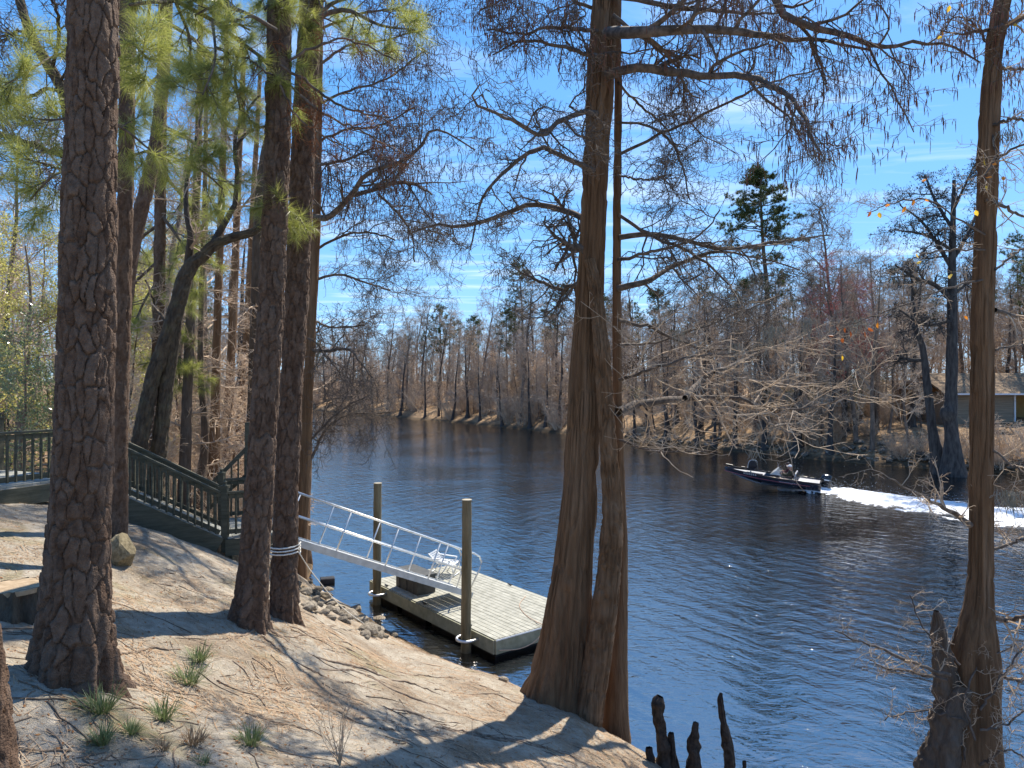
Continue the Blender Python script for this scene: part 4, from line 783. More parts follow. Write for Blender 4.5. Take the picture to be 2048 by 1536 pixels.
boughs(twin2, [[(620, 40, 12), (690, 20, 9), (760, 50, 6), (830, 60, 3)], [(622, -20, 12), (560, -20, 8), (530, 20, 4)], [(618, 60, 10), (660, 10, 8), (720, -10, 5)], [(622, -60, 9), (600, 20, 6), (585, 55, 3)], [(580, 395, 5), (572, 405, 4), (566, 418, 3)]], 9.6, 522, 9, (.25, .65), 40, (.15, .27))
settle2(twin2, ('bough', 'twigs', 'needles'))
big = [o for o in bpy.data.objects if o.get('label', '').startswith('largest pine')][0]
boughs(big, [[(180, 130, 9), (120, 110, 7), (60, 140, 5), (10, 170, 3)], [(175, 330, 8), (110, 350, 6), (60, 400, 4)], [(190, 230, 8), (250, 260, 6), (300, 300, 4)], [(190, 90, 8), (250, 80, 6), (300, 120, 4)], [(175, 230, 6), (100, 240, 5), (40, 230, 3)]], 6.6, 523, 7, (.22, .5), 36, (.15, .25))
settle2(big, ('bough', 'twigs', 'needles'))
# dead brown branches of the pair
r = np.random.default_rng(524)
LL = [[(600, 190, 6), (650, 230, 5), (720, 262, 4), (790, 300, 3)], [(580, 120, 6), (640, 90, 5), (700, 80, 4), (790, 120, 3)], [(560, 130, 7), (620, 170, 6), (690, 215, 5), (780, 235, 3)], [(560, 170, 5), (600, 240, 4), (680, 290, 3)], [(545, 150, 5), (480, 110, 4), (430, 120, 3)]]
limbs_and_twigs(twin1, LL, 8.5, r, M['limb'], M['dead_needle'], (10, (.3, .75)), (7, (.12, .4)), (4, (.06, .15)), .22, -.05, .0034, .4); settle2(twin1, ('limb',))
for c in twin1.children:
    if c.name.startswith('twigs') and c.data.materials[0] == M['dead_needle']: c.data.transform(Matrix.Translation(-twin1.location)); c.name = 'dead_twigs'
# ------------------------------------------------------------ deck, ramp, landing, gangway, floating dock
M['green_wood'] = pmat('green_wood', (.055, .055, .036), (.105, .10, .07), 6, rough=.7, bump=.3, stretch=(.4, .4, 3), bscale=40)
M['deck_board'] = pmat('deck_board', (.20, .20, .165), (.34, .335, .29), 5, rough=.75, bump=.25, rnd=.1, bscale=50)
M['dock_board'] = pmat('dock_board', (.25, .245, .20), (.38, .37, .31), 5, rough=.7, bump=.2, rnd=.07, bscale=60)
M['dock_side'] = pmat('dock_side', (.19, .19, .13), (.28, .275, .20), 5, rough=.8, bump=.2)
M['float'] = pmat('float', (.012, .012, .012), (.03, .028, .025), 6, rough=.6)
M['aluminium'] = pmat('aluminium', (.62, .62, .60), (.78, .78, .76), 8, rough=.38, metal=.75, spec=.5)
M['white_metal'] = pmat('white_metal', (.72, .72, .70), (.82, .82, .80), 5, rough=.35, spec=.5)
M['beam_metal'] = pmat('beam_metal', (.42, .42, .39), (.56, .56, .53), 6, rough=.5)
M['pile'] = pmat('pile', (.10, .08, .042), (.23, .185, .11), 7, rough=.9, bump=.5, stretch=(1, 1, .12), bscale=24)
M['pile_top'] = pmat('pile_top', (.30, .26, .19), (.45, .40, .30), 20, rough=.9)
M['box_grey'] = pmat('box_grey', (.045, .045, .04), (.08, .078, .07), 6, rough=.6)
M['rope'] = pmat('rope', (.55, .53, .47), (.75, .73, .67), 60, rough=.9)
M['rope_tan'] = pmat('rope_tan', (.38, .25, .17), (.55, .40, .30), 60, rough=.9)
M['black_metal'] = pmat('black_metal', (.01, .01, .01), (.03, .03, .03), 9, rough=.4)
def part(root, name, mat, fn, smooth=False):
    m = MB(); fn(m); return m.build(name, mat, root, smooth)
def railing(root, p0, p1, h=.92, hb=.10, n=10, mat='green_wood', post0=False, post1=False, ph=1.02, cap=True):
    p0 = np.asarray(p0, float); p1 = np.asarray(p1, float); up = np.array([0, 0, 1.])
    part(root, 'top_rail', M[mat], lambda m: m.beam(p0+up*h, p1+up*h, .115, .04))
    part(root, 'rail', M[mat], lambda m: m.beam(p0+up*(h-.075), p1+up*(h-.075), .04, .085))
    part(root, 'rail', M[mat], lambda m: m.beam(p0+up*hb, p1+up*hb, .04, .085))
    for i in range(n):
        q = p0+(p1-p0)*(i+.5)/n
        part(root, 'baluster', M[mat], lambda m: m.box(q+up*(h-.06+hb-.05)/2+np.array([0, -.036, 0]), (.034, .034, h-hb)))
    for f, q in ((post0, p0), (post1, p1)):
        if f:
            po = part(root, 'post', M[mat], lambda m: m.box(q+up*(ph/2-.15), (.12, .12, ph+.3)))
            part(po, 'post_cap', M[mat], lambda m: (m.box(q+up*(ph+.015), (.155, .155, .03)), m.tube([q+up*(ph+.03), q+up*(ph+.06), q+up*(ph+.10), q+up*(ph+.125)], [.045, .03, .045, .008], 8)))
def boards(root, c0, along, across, Ln, W_, n, mat, th=.035, gap=.008, name='deck_board'):
    """n planks side by side: c0 corner, along = plank direction, across = row direction"""
    a = nrm(along); c = nrm(across); u = nrm(np.cross(a, c)); u = u if u[2] > 0 else -u; w_ = W_/n
    for i in range(n):
        q = np.asarray(c0)+c*(i+.5)*w_+a*Ln/2-u*th/2+u*random.uniform(-.0015, .0015)
        m = MB(); m.box(q, (Ln-random.uniform(0, .006), w_-gap, th), np.stack([a, c, u], 1)); m.build(name, M[mat], root)
# left deck
A = np.array([-9.25, 9.6, 4.3]); B = np.array([-7.85, 13.0, 4.3]); al = nrm(B-A); ac = np.array([-al[1], al[0], 0])
t = empty('deck', (-9.3, 12, gz(-9.3, 12)), 0, 'dark green wooden deck with balustrade at the left edge', 'deck')
boards(t, A, ac, al, 2.6, 3.68, 26, 'deck_board')
part(t, 'fascia', M['green_wood'], lambda m: m.beam(A-np.array([0, 0, .20])-ac*.02, B-np.array([0, 0, .20])-ac*.02, .04, .30))
for k in range(4):
    q = A+(B-A)*(k+.2)/3.6+ac*.12; part(t, 'support_post', M['green_wood'], lambda m: m.box((q[0], q[1], 4.05-.45), (.12, .12, .9)))
railing(t, A+ac*.06, B+ac*.06, n=26, post0=True, post1=True, h=.88)
far0, far1 = A+ac*2.5, B+ac*2.5; railing(t, far0, far1, n=26, post0=True, post1=True, h=.88); settle(t)
# ramp down to the landing
p0 = np.array([-7.95, 13.0, 4.3]); p1 = np.array([-5.72, 14.0, 2.95]); al = nrm(p1-p0); h_ = nrm(np.array([p1[0]-p0[0], p1[1]-p0[1], 0])); ac = np.array([-h_[1], h_[0], 0]); up = np.cross(al, ac)*-1; up = up if up[2] > 0 else -up
t = empty('ramp', (-6.8, 13.5, gz(-6.8, 13.5)), 0, 'dark green sloping wooden ramp with slatted balustrade', 'ramp')
boards(t, p0, ac, al, 1.15, np.linalg.norm(p1-p0), 19, 'deck_board')
part(t, 'skirt', M['green_wood'], lambda m: m.beam(p0-ac*.03-up*.22, p1-ac*.03-up*.22, .05, .40, up))
part(t, 'skirt', M['green_wood'], lambda m: m.beam(p0+ac*1.17-up*.16, p1+ac*1.17-up*.16, .05, .28, up))
railing(t, p0+ac*.05, p1+ac*.05-h_*.08, n=19, h=.90)
railing(t, p0+ac*1.1, p1+ac*1.1-h_*.08, n=19, h=.90, mat='green_wood'); settle(t)
# landing
t = empty('landing', (-5.5, 14.8, gz(-5.5, 14.8)), 0, 'dark green railed landing behind the pair of pines', 'landing')
c0 = p1+np.array([.02, .0, 0]); boards(t, c0+ac*.0, ac, h_, 2.2, 1.35, 10, 'deck_board')
part(t, 'skirt', M['green_wood'], lambda m: m.beam(c0-ac*.03-np.array([0, 0, .20]), c0-ac*.03+h_*1.35-np.array([0, 0, .20]), .05, .32))
part(t, 'skirt', M['green_wood'], lambda m: m.beam(c0+h_*1.38-np.array([0, 0, .20]), c0+h_*1.38+ac*2.2-np.array([0, 0, .20]), .05, .32))
railing(t, c0+ac*.05, c0+ac*.05+h_*1.3, n=9, post0=True, post1=True, h=.88, ph=1.0)
railing(t, c0+ac*2.15, c0+ac*2.15+h_*1.3, n=9, post0=True, post1=False, h=.88)
for k in (0.1, 1.25):
    for k2 in (.1, 2.1):
        q = c0+h_*k+ac*k2; part(t, 'support_post', M['green_wood'], lambda m: m.box((q[0], q[1], q[2]-.8), (.12, .12, 1.5)))
# tall post and sloped far handrail
q0, q1 = at(415, 976, 16.2), at(497, 893, 16.4); part(t, 'sloped_rail', M['green_wood'], lambda m: m.beam(q0, q1, .06, .09)); part(t, 'sloped_rail', M['green_wood'], lambda m: m.beam(q0-np.array([0, 0, .5]), q1-np.array([0, 0, .62]), .05, .08))
for k in range(6):
    q = q0+(q1-q0)*(k+.5)/6; part(t, 'baluster', M['green_wood'], lambda m: m.box(q-np.array([0, 0, .3]), (.034, .034, .55)))
part(t, 'tall_post', M['green_wood'], lambda m: m.box(at(499, 935, 16.4), (.16, .16, 2.1))); settle(t)
# gangway
GA = np.array([-5.0, 14.9, 2.78]); GB_ = np.array([-1.02, 18.0, .60]); g = nrm(GB_-GA); gh = nrm(np.array([g[0], g[1], 0])); gs = np.array([-gh[1], gh[0], 0]); gu = np.cross(g, gs); gu = gu if gu[2] > 0 else -gu; GL = np.linalg.norm(GB_-GA)
t = empty('gangway', tuple(GB_-np.array([0, 0, .1])), 0, 'silver aluminium gangway with tube handrails sloping down to the dock', 'gangway')
for s in (0, .95):
    o = gs*s; part(t, 'side_beam', M['beam_metal'], lambda m: m.beam(GA+o, GB_+o, .05, .15, gu))
    top = [GA+o+gu*1.0, GA+o+g*(GL*.5)+gu*1.0, GA+o+g*(GL-.35)+gu*1.0, GA+o+g*(GL-.16)+gu*.97, GA+o+g*(GL-.05)+gu*.86, GA+o+g*(GL-.03)+gu*.7, GA+o+g*(GL-.14)+gu*.05]
    part(t, 'handrail', M['aluminium'], lambda m: m.tube(top, .022, 8), True)
    part(t, 'midrail', M['aluminium'], lambda m: m.tube([GA+o+gu*.52, GA+o+g*(GL-.07)+gu*.52], .019, 8), True)
    for k in range(5):
        q = GA+o+g*(GL*(.03, .265, .505, .735, .9)[k]); part(t, 'rail_post', M['aluminium'], lambda m: m.tube([q-gu*.07, q+gu*.99], .019, 8), True)
boards(t, GA+gs*.03+gu*.05, gs, g, .89, GL, 30, 'aluminium', .03, .012, 'tread'); settle(t)
# floating dock
D0 = np.array([-.37, 15.3, 0]); D1 = np.array([-4.0, 19.95, 0]); dl = nrm(D1-D0); dw = np.array([dl[1], -dl[0], 0]); DL, DW, DZ = 5.9, 2.85, .45
t = empty('floating_dock', tuple(D0+dl*DL/2+dw*DW/2), 0, 'grey-green planked floating dock at the near shore', 'dock')
boards(t, D0+np.array([0, 0, DZ]), dl, dw, DL, DW, 20, 'dock_board', .04, .015, 'plank')
zf = np.array([0, 0, DZ-.17])
for a_, b_ in ((D0-dw*.02, D0+dl*DL-dw*.02), (D0+dw*(DW+.02), D0+dl*DL+dw*(DW+.02))): part(t, 'side_board', M['dock_side'], lambda m: m.beam(a_+zf, b_+zf, .04, .30))
for a_, b_ in ((D0-dl*.02, D0+dw*DW-dl*.02), (D0+dl*(DL+.02), D0+dl*(DL+.02)+dw*DW)): part(t, 'end_board', M['dock_side'], lambda m: m.beam(a_+zf, b_+zf, .04, .30))
part(t, 'edge_trim', M['white_metal'], lambda m: m.beam(D0-dl*.045+np.array([0, 0, DZ-.012]), D0+dw*DW-dl*.045+np.array([0, 0, DZ-.012]), .012, .03))
for k in range(4):
    q = D0+dl*(DL*(k+.5)/4)+dw*DW/2; part(t, 'float', M['float'], lambda m: m.box((q[0], q[1], -.02), (1.2, DW*.92, .5), np.stack([dl, dw, [0, 0, 1]], 1)))
def ring(q):
    an = np.linspace(-.5*math.pi, .5*math.pi, 14); pts = [q+dw*.24+dl*.21]+[q-dw*(.0+.21*math.cos(a))-dl*.21*math.sin(a) for a in an]+[q+dw*.24-dl*.21]
    part(t, 'pile_ring', M['aluminium'], lambda m: m.tube(pts, .032, 8), True)
PA = np.array([-1.03, 15.78, 0]); PB = np.array([-3.68, 19.2, 0])
ring(PA+np.array([0, 0, .30])); ring(PB+np.array([0, 0, .30]))
for k in (.18, .52, .86):
    for s in (.06, DW-.06):
        q = D0+dl*DL*k+dw*s+np.array([0, 0, DZ+.03]); cl = part(t, 'cleat', M['black_metal'], lambda m: (m.beam(q-dl*.09, q+dl*.09, .025, .022), m.box(q-dl*.03-np.array([0, 0, .018]), (.025, .025, .03)), m.box(q+dl*.03-np.array([0, 0, .018]), (.025, .025, .03))))
settle(t)
def piling(q, top, label):
    t = empty('dock_piling', (q[0], q[1], -1.2), 0, label, 'piling')
    bark_trunk('pile', [np.array([q[0], q[1], -1.5]), np.array([q[0], q[1], 0.5]), np.array([q[0]+.01, q[1], 1.8]), np.array([q[0]+.02, q[1], top])], [.125, .122, .118, .112], M['pile'], t, 'cypress', 40, .08, int(top*10), depth=.004)
    part(t, 'pile_top', M['pile_top'], lambda m: m.tube([(q[0]+.02, q[1], top-.012), (q[0]+.02, q[1], top+.004)], .112, 24)); settle(t)
piling(PA, 3.41, 'nearer round wooden piling in front of the gangway foot'); piling(PB, 3.30, 'farther round wooden piling behind the gangway')
# storage box under the gangway
q = D0+dl*4.35+dw*.55+np.array([0, 0, DZ]); rot = np.stack([dl, dw, [0, 0, 1]], 1)
t = empty('dock_box', tuple(q), 0, 'dark grey storage box on the dock under the gangway', 'box')
part(t, 'box_body', M['box_grey'], lambda m: m.box(q+np.array([0, 0, .235]), (1.15, .55, .45), rot)); part(t, 'lid', M['box_grey'], lambda m: m.box(q+np.array([0, 0, .485]), (1.2, .6, .05), rot))
for k in (-.38, 0, .38): part(t, 'rib', M['box_grey'], lambda m: m.box(q+np.array([0, 0, .225])+dl*k-dw*.285, (.05, .02, .42), rot))
settle(t)
# white lounge chair
q = at(888, 1146, 20.6); q[2] = DZ
t = empty('lounge_chair', tuple(q), 0, 'white metal folding lounge chair on the far side of the dock', 'chair')
cx = nrm(np.array([.95, -.3, 0])); cy = np.array([-cx[1], cx[0], 0]); cz = np.array([0, 0, 1.])
T = lambda a, b, c: q+cx*a+cy*b+cz*c
for s in (-.27, .27):
    part(t, 'frame', M['white_metal'], lambda m: (m.tube([T(-.42, s, .02), T(-.1, s, .36), T(-.38, s, .62)], .018, 7), m.tube([T(.42, s, .02), T(.35, s, .34), T(-.12, s, .36)], .018, 7)), True)
    part(t, 'armrest', M['white_metal'], lambda m: m.beam(T(-.3, s, .5), T(.30, s, .46), .055, .025))
    part(t, 'leg', M['white_metal'], lambda m: m.tube([T(.30, s, .46), T(.12, s, .18), T(-.02, s, .01)], .016, 7), True)
for k in range(6): part(t, 'seat_slat', M['white_metal'], lambda m: m.beam(T(-.1+.09*k, -.27, .36-.006*k), T(-.1+.09*k, .27, .36-.006*k), .065, .015))
for k in range(6): part(t, 'back_slat', M['white_metal'], lambda m: m.beam(T(-.13-.045*k, -.27, .385+.043*k), T(-.13-.045*k, .27, .385+.043*k), .05, .012, cx))
for k in (.40, -.40): part(t, 'cross_tube', M['white_metal'], lambda m: m.tube([T(k, -.27, .03), T(k, .27, .03)], .014, 7), True)
settle(t)
# ropes
def rope(name, label, pts, mat, r=.008):
    o = MB().tube(spline(pts, 40), r, 6).build(name, mat, None, True); return tag(o, label, 'rope')
cs = D0+dw*(DW-.2)*.52+np.array([0, 0, DZ+.03]); pts = [cs+dl*.25, cs+dl*.08, cs-dl*.1+np.array([0, 0, -.05]), cs-dl*.10-dw*.35+np.array([0, 0, -.28]), cs-dl*.09-dw*.8+np.array([0, 0, -.34]), D0+dw*.05-dl*.08+np.array([0, 0, DZ-.22])]
rope('mooring_rope', 'slack tan rope hanging along the end of the dock', pts, M['rope_tan'], .010)
rope('mooring_rope', 'thin tan rope lying across the dock boards', [cs+dl*.15, cs+dl*.8+dw*.15-np.array([0, 0, .02]), cs+dl*1.5+dw*.5-np.array([0, 0, .02]), cs+dl*2+dw*1.1-np.array([0, 0, .02])], M['rope_tan'], .008)
c = at(570, 1098, 10.1); pts = []
for k in range(56):
    a = k/18*2*math.pi; pts.append(c+np.array([math.cos(a)*.215, math.sin(a)*.215, -.06+.045*k/18+.012*math.sin(a*1.0)]))
rope('tree_rope', 'white rope wound round the foot of the rear pine', pts, M['rope'], .011)
e1 = at(597, 1104, 9.95); e2 = onground(745, 1262); mid = (e1+e2)/2-np.array([0, 0, .15])
rope('shore_rope', 'white rope running from the rear pine down to the rocks', [e1, e1*.7+mid*.3-np.array([0, 0, .05]), mid, e2+np.array([0, 0, .03])], M['rope'], .007)
# ------------------------------------------------------------ bass boat under way, two people, wake
M['hull'] = pmat('hull', (.006, .006, .012), (.015, .014, .025), 4, rough=.15, spec=.6)
M['hull_stripe'] = pmat('hull_stripe', (.25, .05, .06), (.32, .08, .08), 4, rough=.3)
M['hull_white'] = pmat('hull_white', (.7, .7, .7), (.8, .8, .8), 4, rough=.4)
M['boat_deck'] = pmat('boat_deck', (.28, .28, .29), (.40, .40, .40), 30, rough=.8)
M['seat_black'] = pmat('seat_black', (.012, .012, .016), (.03, .03, .035), 9, rough=.45)
M['seat_pale'] = pmat('seat_pale', (.5, .5, .5), (.62, .62, .6), 9, rough=.5)
M['motor'] = pmat('motor', (.006, .006, .008), (.014, .014, .016), 7, rough=.2, spec=.6)
gm = bpy.data.materials.new('windshield'); gm.use_nodes = True; b_ = gm.node_tree.nodes['Principled BSDF']; b_.inputs['Base Color'].default_value = (.55, .55, .52, 1); b_.inputs['Roughness'].default_value = .1; b_.inputs['Alpha'].default_value = .55; M['windshield'] = gm
STERN = at(1640, 985, 39.3); BL = 5.2
head = nrm(np.array([-.90, .43, 0])); hs_ = np.array([-head[1], head[0], 0]); PITCH = R(4.5)
bx = head*math.cos(PITCH)+np.array([0, 0, math.sin(PITCH)]); bz = np.cross(bx, hs_); bz = bz if bz[2] > 0 else -bz
BO = np.array([STERN[0], STERN[1], -.02])
def bt(x, y, z): return BO+bx*x+hs_*y+bz*z
boat = empty('bass_boat', tuple(BO), 0, 'black speedboat racing left with two people aboard', 'boat')
ss = np.linspace(0, 1, 22)
beam_ = 1.08*(1-np.clip((ss-.35)/.65, 0, 1)**2.3*.93); shz = .58+.16*ss**2; chz = .16+.36*np.clip((ss-.3)/.7, 0, 1)**2; kz = -.06+.62*np.clip((ss-.5)/.5, 0, 1)**2.2; chb = beam_*(.86-.12*ss)
V = np.stack([np.stack([bt(s*BL+off, y, z) for s, y, z in zip(ss, Yc, Zc)]) for Yc, Zc, off in ((beam_, shz, 0), (beam_*1.02, shz-.08, 0), (chb, chz, -.05), (chb*0, kz, -.12), (-chb, chz, -.05), (-beam_*1.02, shz-.08, 0), (-beam_, shz, 0))], 1)
n = len(ss); q = []
for i in range(n-1):
    for k in range(6): q.append((i*7+k, i*7+k+1, (i+1)*7+k+1, (i+1)*7+k))
m = MB(); m.add(V.reshape(-1, 3), [np.array(q), np.array([[6, 5, 4, 3, 2, 1, 0]]), np.array([[(n-1)*7+k for k in range(7)]])]); hull = m.build('hull', M['hull'], boat, True)
for s in (1, -1):
    pts = [bt(a*BL, s*(b*1.03+.012), z-.2) for a, b, z in zip(ss[2:], beam_[2:]*.985, shz[2:])]; part(hull, 'stripe', M['hull_stripe'], lambda m: m.tube(pts, .016, 4))
    pts = [bt(a*BL, s*(b*1.0+.01), z-.0) for a, b, z in zip(ss, beam_, shz)]; part(hull, 'gunwale', M['hull'], lambda m: m.tube(pts, .03, 6), True)
# lettering on the hull side: too small to read, a white script mark and registration marks
rr = random.Random(3)
for k in range(11):
    x0 = 1.0+k*.10; pts = [bt(x0, .93*1.08+.035, .40), bt(x0+.04, .93*1.08+.035, .47+.05*(k in (0, 5))), bt(x0+.075, .93*1.08+.035, .385), bt(x0+.10, .93*1.08+.035, .42)]
    part(hull, 'letter', M['hull_white'], lambda m: m.tube(pts, .014, 4))
for k in range(7):
    x0 = 3.35+k*.11; i = int(x0/BL*21); part(hull, 'registration_mark', M['hull_white'], lambda m: m.tube([bt(x0, np.interp(x0/BL, ss, beam_)+.03, .56), bt(x0+.02, np.interp(x0/BL, ss, beam_)+.03, .66)], .013, 4))
# decks and cockpit floor
def slab(x0, x1, z, mat, name, inset=.06):
    a = np.linspace(x0, x1, 8); w_ = np.interp(a/BL, ss, beam_)-inset; zz = z if z is not None else 0
    P = [bt(x, s*y, (np.interp(x/BL, ss, shz)-.06 if z is None else z)) for s in (1, -1) for x, y in zip(a, w_)]; Q = [p-bz*.05 for p in P]
    m = MB(); f = [(i, i+1, 9+i, 8+i) for i in range(7)]; m.add(P+Q, [np.array(f), np.array([(a_+16, d_+16, c_+16, b2+16) for a_, b2, c_, d_ in f]), np.array([(0, 8, 24, 16), (7, 23, 31, 15)])]); m.build(name, M[mat], boat)
slab(3.0, 5.1, None, 'boat_deck', 'casting_deck', .09); slab(.05, 1.15, None, 'boat_deck', 'rear_deck', .09); slab(1.1, 3.05, .22, 'boat_deck', 'cockpit_floor', .1)
rotb = np.stack([bx, hs_, bz], 1)
def seat(x, y, z, back=.42, pale=True, yaw=0.):
    cyw, syw = math.cos(yaw), math.sin(yaw); bt0 = globals()['bt']
    def bt(a, b, c): return bt0(x+(a-x)*cyw-(b-y)*syw, y+(a-x)*syw+(b-y)*cyw, c)
    s_ = part(boat, 'seat', M['seat_black'], lambda m: m.box(bt(x, y, z+.06), (.46, .5, .13), rotb)); bk = MB()
    rows = [(0, .25, .05), (.12, .26, .07), (.3, .25, .06), (back, .19, .05), (back+.05, .1, .03)]
    P = [bt(x-.2-.12*h+sx*th, y+sy*w_, z+.12+h) for h, w_, th in rows for sx, sy in ((-1, -1), (1, -1), (1, 1), (-1, 1))]
    f = [(4*i+k, 4*i+(k+1) % 4, 4*i+4+(k+1) % 4, 4*i+4+k) for i in range(4) for k in range(4)]; bk.add(P, [np.array(f), np.array([(16, 17, 18, 19)])]); b2 = bk.build('backrest', M['seat_black'], boat)
    if pale: part(boat, 'seat_edge', M['seat_pale'], lambda m: m.tube([bt(x-.2-.12*h, y+s*(w_+.01), z+.12+h) for s, rr_ in ((1, rows), (-1, rows[::-1])) for h, w_, th in rr_], .02, 5))
part(boat, 'pedestal', M['aluminium'], lambda m: m.tube([bt(3.75, 0, .6), bt(3.75, 0, .78)], .04, 8)); seat(3.75, 0, .76, .42, yaw=-1.1)
seat(1.55, .48, .34, .45); seat(1.55, -.48, .34, .45)
for s in (1, -1):
    part(boat, 'console', M['hull'], lambda m: (m.box(bt(2.35, s*.5, .48), (.42, .72, .55), rotb)))
    w0 = [bt(2.62, s*.5+a*.36, .74) for a in (-1, -.6, 0, .6, 1)]; w1 = [bt(2.28, s*.5+a*.28, 1.08-.08*abs(a)) for a in (-1, -.6, 0, .6, 1)]
    m = MB(); P = w0+w1; m.add(P+[p+bx*.012 for p in P], [np.array([(i, i+1, 6+i, 5+i) for i in range(4)]), np.array([(10+i, 15+i, 16+i, 11+i) for i in range(4)])]); m.build('windshield', M['windshield'], boat)
    for a in (-1, 1):
        tri = [bt(2.62, s*.5+a*.37, .74), bt(2.02, s*.5+a*.37, .74), bt(2.26, s*.5+a*.29, 1.0)]; m = MB(); m.add(tri+[p+hs_*.012*a for p in tri], [np.array([(0, 1, 2), (5, 4, 3)])]); m.build('side_glass', M['windshield'], boat)
part(boat, 'steering_wheel', M['seat_black'], lambda m: m.tube([bt(2.1-.08*math.sin(a), .5+.17*math.cos(a), .85+.15*math.sin(a)) for a in np.linspace(0, 6.28, 15)], .016, 6))
# outboard motor
rows = [(-.30, .30, .21, .23), (-.28, .46, .24, .27), (-.27, .7, .25, .29), (-.27, .88, .23, .27), (-.28, .98, .17, .22), (-.28, 1.02, .08, .12)]
m = MB(); nn_ = 14
for x, z, w_, l_ in rows: m.V.append(np.array([bt(x+l_*np.sign(math.cos(a))*abs(math.cos(a))**.6, w_*np.sign(math.sin(a))*abs(math.sin(a))**.6, z) for a in np.linspace(0, 2*math.pi, nn_, endpoint=False)])); m.A.append(np.zeros(nn_)); m.n += nn_
m.Fs.append(np.array([(i*nn_+k, i*nn_+(k+1) % nn_, (i+1)*nn_+(k+1) % nn_, (i+1)*nn_+k) for i in range(5) for k in range(nn_)])); m.Fs.append(np.array([[5*nn_+k for k in range(nn_)]])); mo = m.build('motor_cowl', M['motor'], boat, True)
part(boat, 'motor_leg', M['motor'], lambda m: (m.box(bt(-.32, 0, .05), (.22, .14, .6), rotb), m.box(bt(-.38, 0, -.28), (.34, .06, .2), rotb), m.box(bt(-.08, 0, .42), (.3, .3, .18), rotb)))
part(boat, 'motor_decal', M['hull_white'], lambda m: m.beam(bt(-.42, .262, .72), bt(-.16, .262, .74), .012, .05))
# trolling motor on the bow
part(boat, 'trolling_motor', M['black_metal'], lambda m: (m.beam(bt(4.1, .25, .80), bt(5.05, .06, .86), .06, .06), m.tube([bt(4.75, .12, .88), bt(5.15, .05, .9)], .05, 8), m.tube([bt(4.25, .22, .86), bt(4.05, .26, .86)], .06, 8)))
part(boat, 'hatch', M['hull'], lambda m: m.box(bt(3.3, .28, .60), (.5, .4, .02), rotb)); settle(boat)
def person(label, org, fx, fy, cols, cap, lean=.0):
    """seated figure; org: middle of the seat top; fx forward, fy to its left; one skinned body with clothing over it"""
    fz = np.cross(fx, fy); J = lambda a, b, c: org+fx*a+fy*b+fz*c
    root = empty('person', tuple(org), 0, label, 'person')
    sk = {'pel': (J(0, 0, .12), .15), 'wai': (J(.0, 0, .27), .14), 'che': (J(-.02+lean, 0, .46), .17), 'nek': (J(-.0+lean, 0, .60), .06), 'hd0': (J(.02+lean, 0, .69), .085), 'hd1': (J(.025+lean, 0, .77), .105), 'hd2': (J(.02+lean, 0, .85), .09), 'nos': (J(.14+lean, 0, .755), .018)}
    E_ = [('pel', 'wai'), ('wai', 'che'), ('che', 'nek'), ('nek', 'hd0'), ('hd0', 'hd1'), ('hd1', 'hd2'), ('hd1', 'nos')]
    for s, g_ in ((1, 'l'), (-1, 'r')):
        reach = .48 if s == 1 else .36
        sk.update({g_+'sh': (J(-.02+lean, s*.19, .53), .075), g_+'el': (J(.10+lean, s*.27, .30), .052), g_+'wr': (J(reach-.05, s*.17, .38), .036), g_+'ha': (J(reach+.03, s*.16, .40), .04), g_+'th': (J(reach+.02, s*.11, .42), .016), g_+'hp': (J(.02, s*.11, .08), .11), g_+'kn': (J(.44, s*.16, .13), .075), g_+'an': (J(.52, s*.16, -.24), .05), g_+'ft': (J(.68, s*.17, -.29), .04)})
        E_ += [('che', g_+'sh'), (g_+'sh', g_+'el'), (g_+'el', g_+'wr'), (g_+'wr', g_+'ha'), (g_+'wr', g_+'th'), ('pel', g_+'hp'), (g_+'hp', g_+'kn'), (g_+'kn', g_+'an'), (g_+'an', g_+'ft')]
    def skin(name, keys, mat, grow):
        ks = [k for k in sk if k in keys]; me = bpy.data.meshes.new(name); me.from_pydata([Vector(sk[k][0]) for k in ks], [(ks.index(a), ks.index(b)) for a, b in E_ if a in ks and b in ks], [])
        o = bpy.data.objects.new(name, me); COL.objects.link(o); o.parent = root; me.materials.append(mat); md = o.modifiers.new('skin', 'SKIN'); md.use_smooth_shade = True
        for k, v in zip(ks, me.skin_vertices[0].data): v.radius = (sk[k][1]+grow,)*2; v.use_root = k in ('pel',)
        o.modifiers.new('sub', 'SUBSURF').levels = 1; o.modifiers['sub'].render_levels = 1; me.transform(Matrix.Translation(-root.location))
    skin('body', list(sk), cols[0], 0)
    skin('jacket', ['pel', 'wai', 'che', 'lsh', 'lel', 'lwr', 'rsh', 'rel', 'rwr'], cols[1], .022); skin('trousers', ['pel', 'lhp', 'lkn', 'lan', 'rhp', 'rkn', 'ran'], cols[2], .018)
    m = MB(); c = sk['hd1'][0]; ph = np.linspace(0, math.pi/2, 6); th = np.linspace(0, 2*math.pi, 14, endpoint=False)
    V = [c+fz*.035+(fx*math.cos(a)*1.12+fy*math.sin(a))*.118*math.cos(p)+fz*.115*math.sin(p) for p in ph for a in th]; m.add(V, np.array([(i*14+k, i*14+(k+1) % 14, (i+1)*14+(k+1) % 14, (i+1)*14+k) for i in range(5) for k in range(14)]))
    br = [c+fz*.04+fx*(.10+.10*math.cos(a))+fy*.095*math.sin(a) for a in np.linspace(-1.57, 1.57, 9)]; m.add(br+[p+fz*.012 for p in br], [np.array([list(range(9))]), np.array([list(range(17, 8, -1))])])
    o = m.build('cap', cap, root, True); o.data.transform(Matrix.Translation(-root.location)); return root
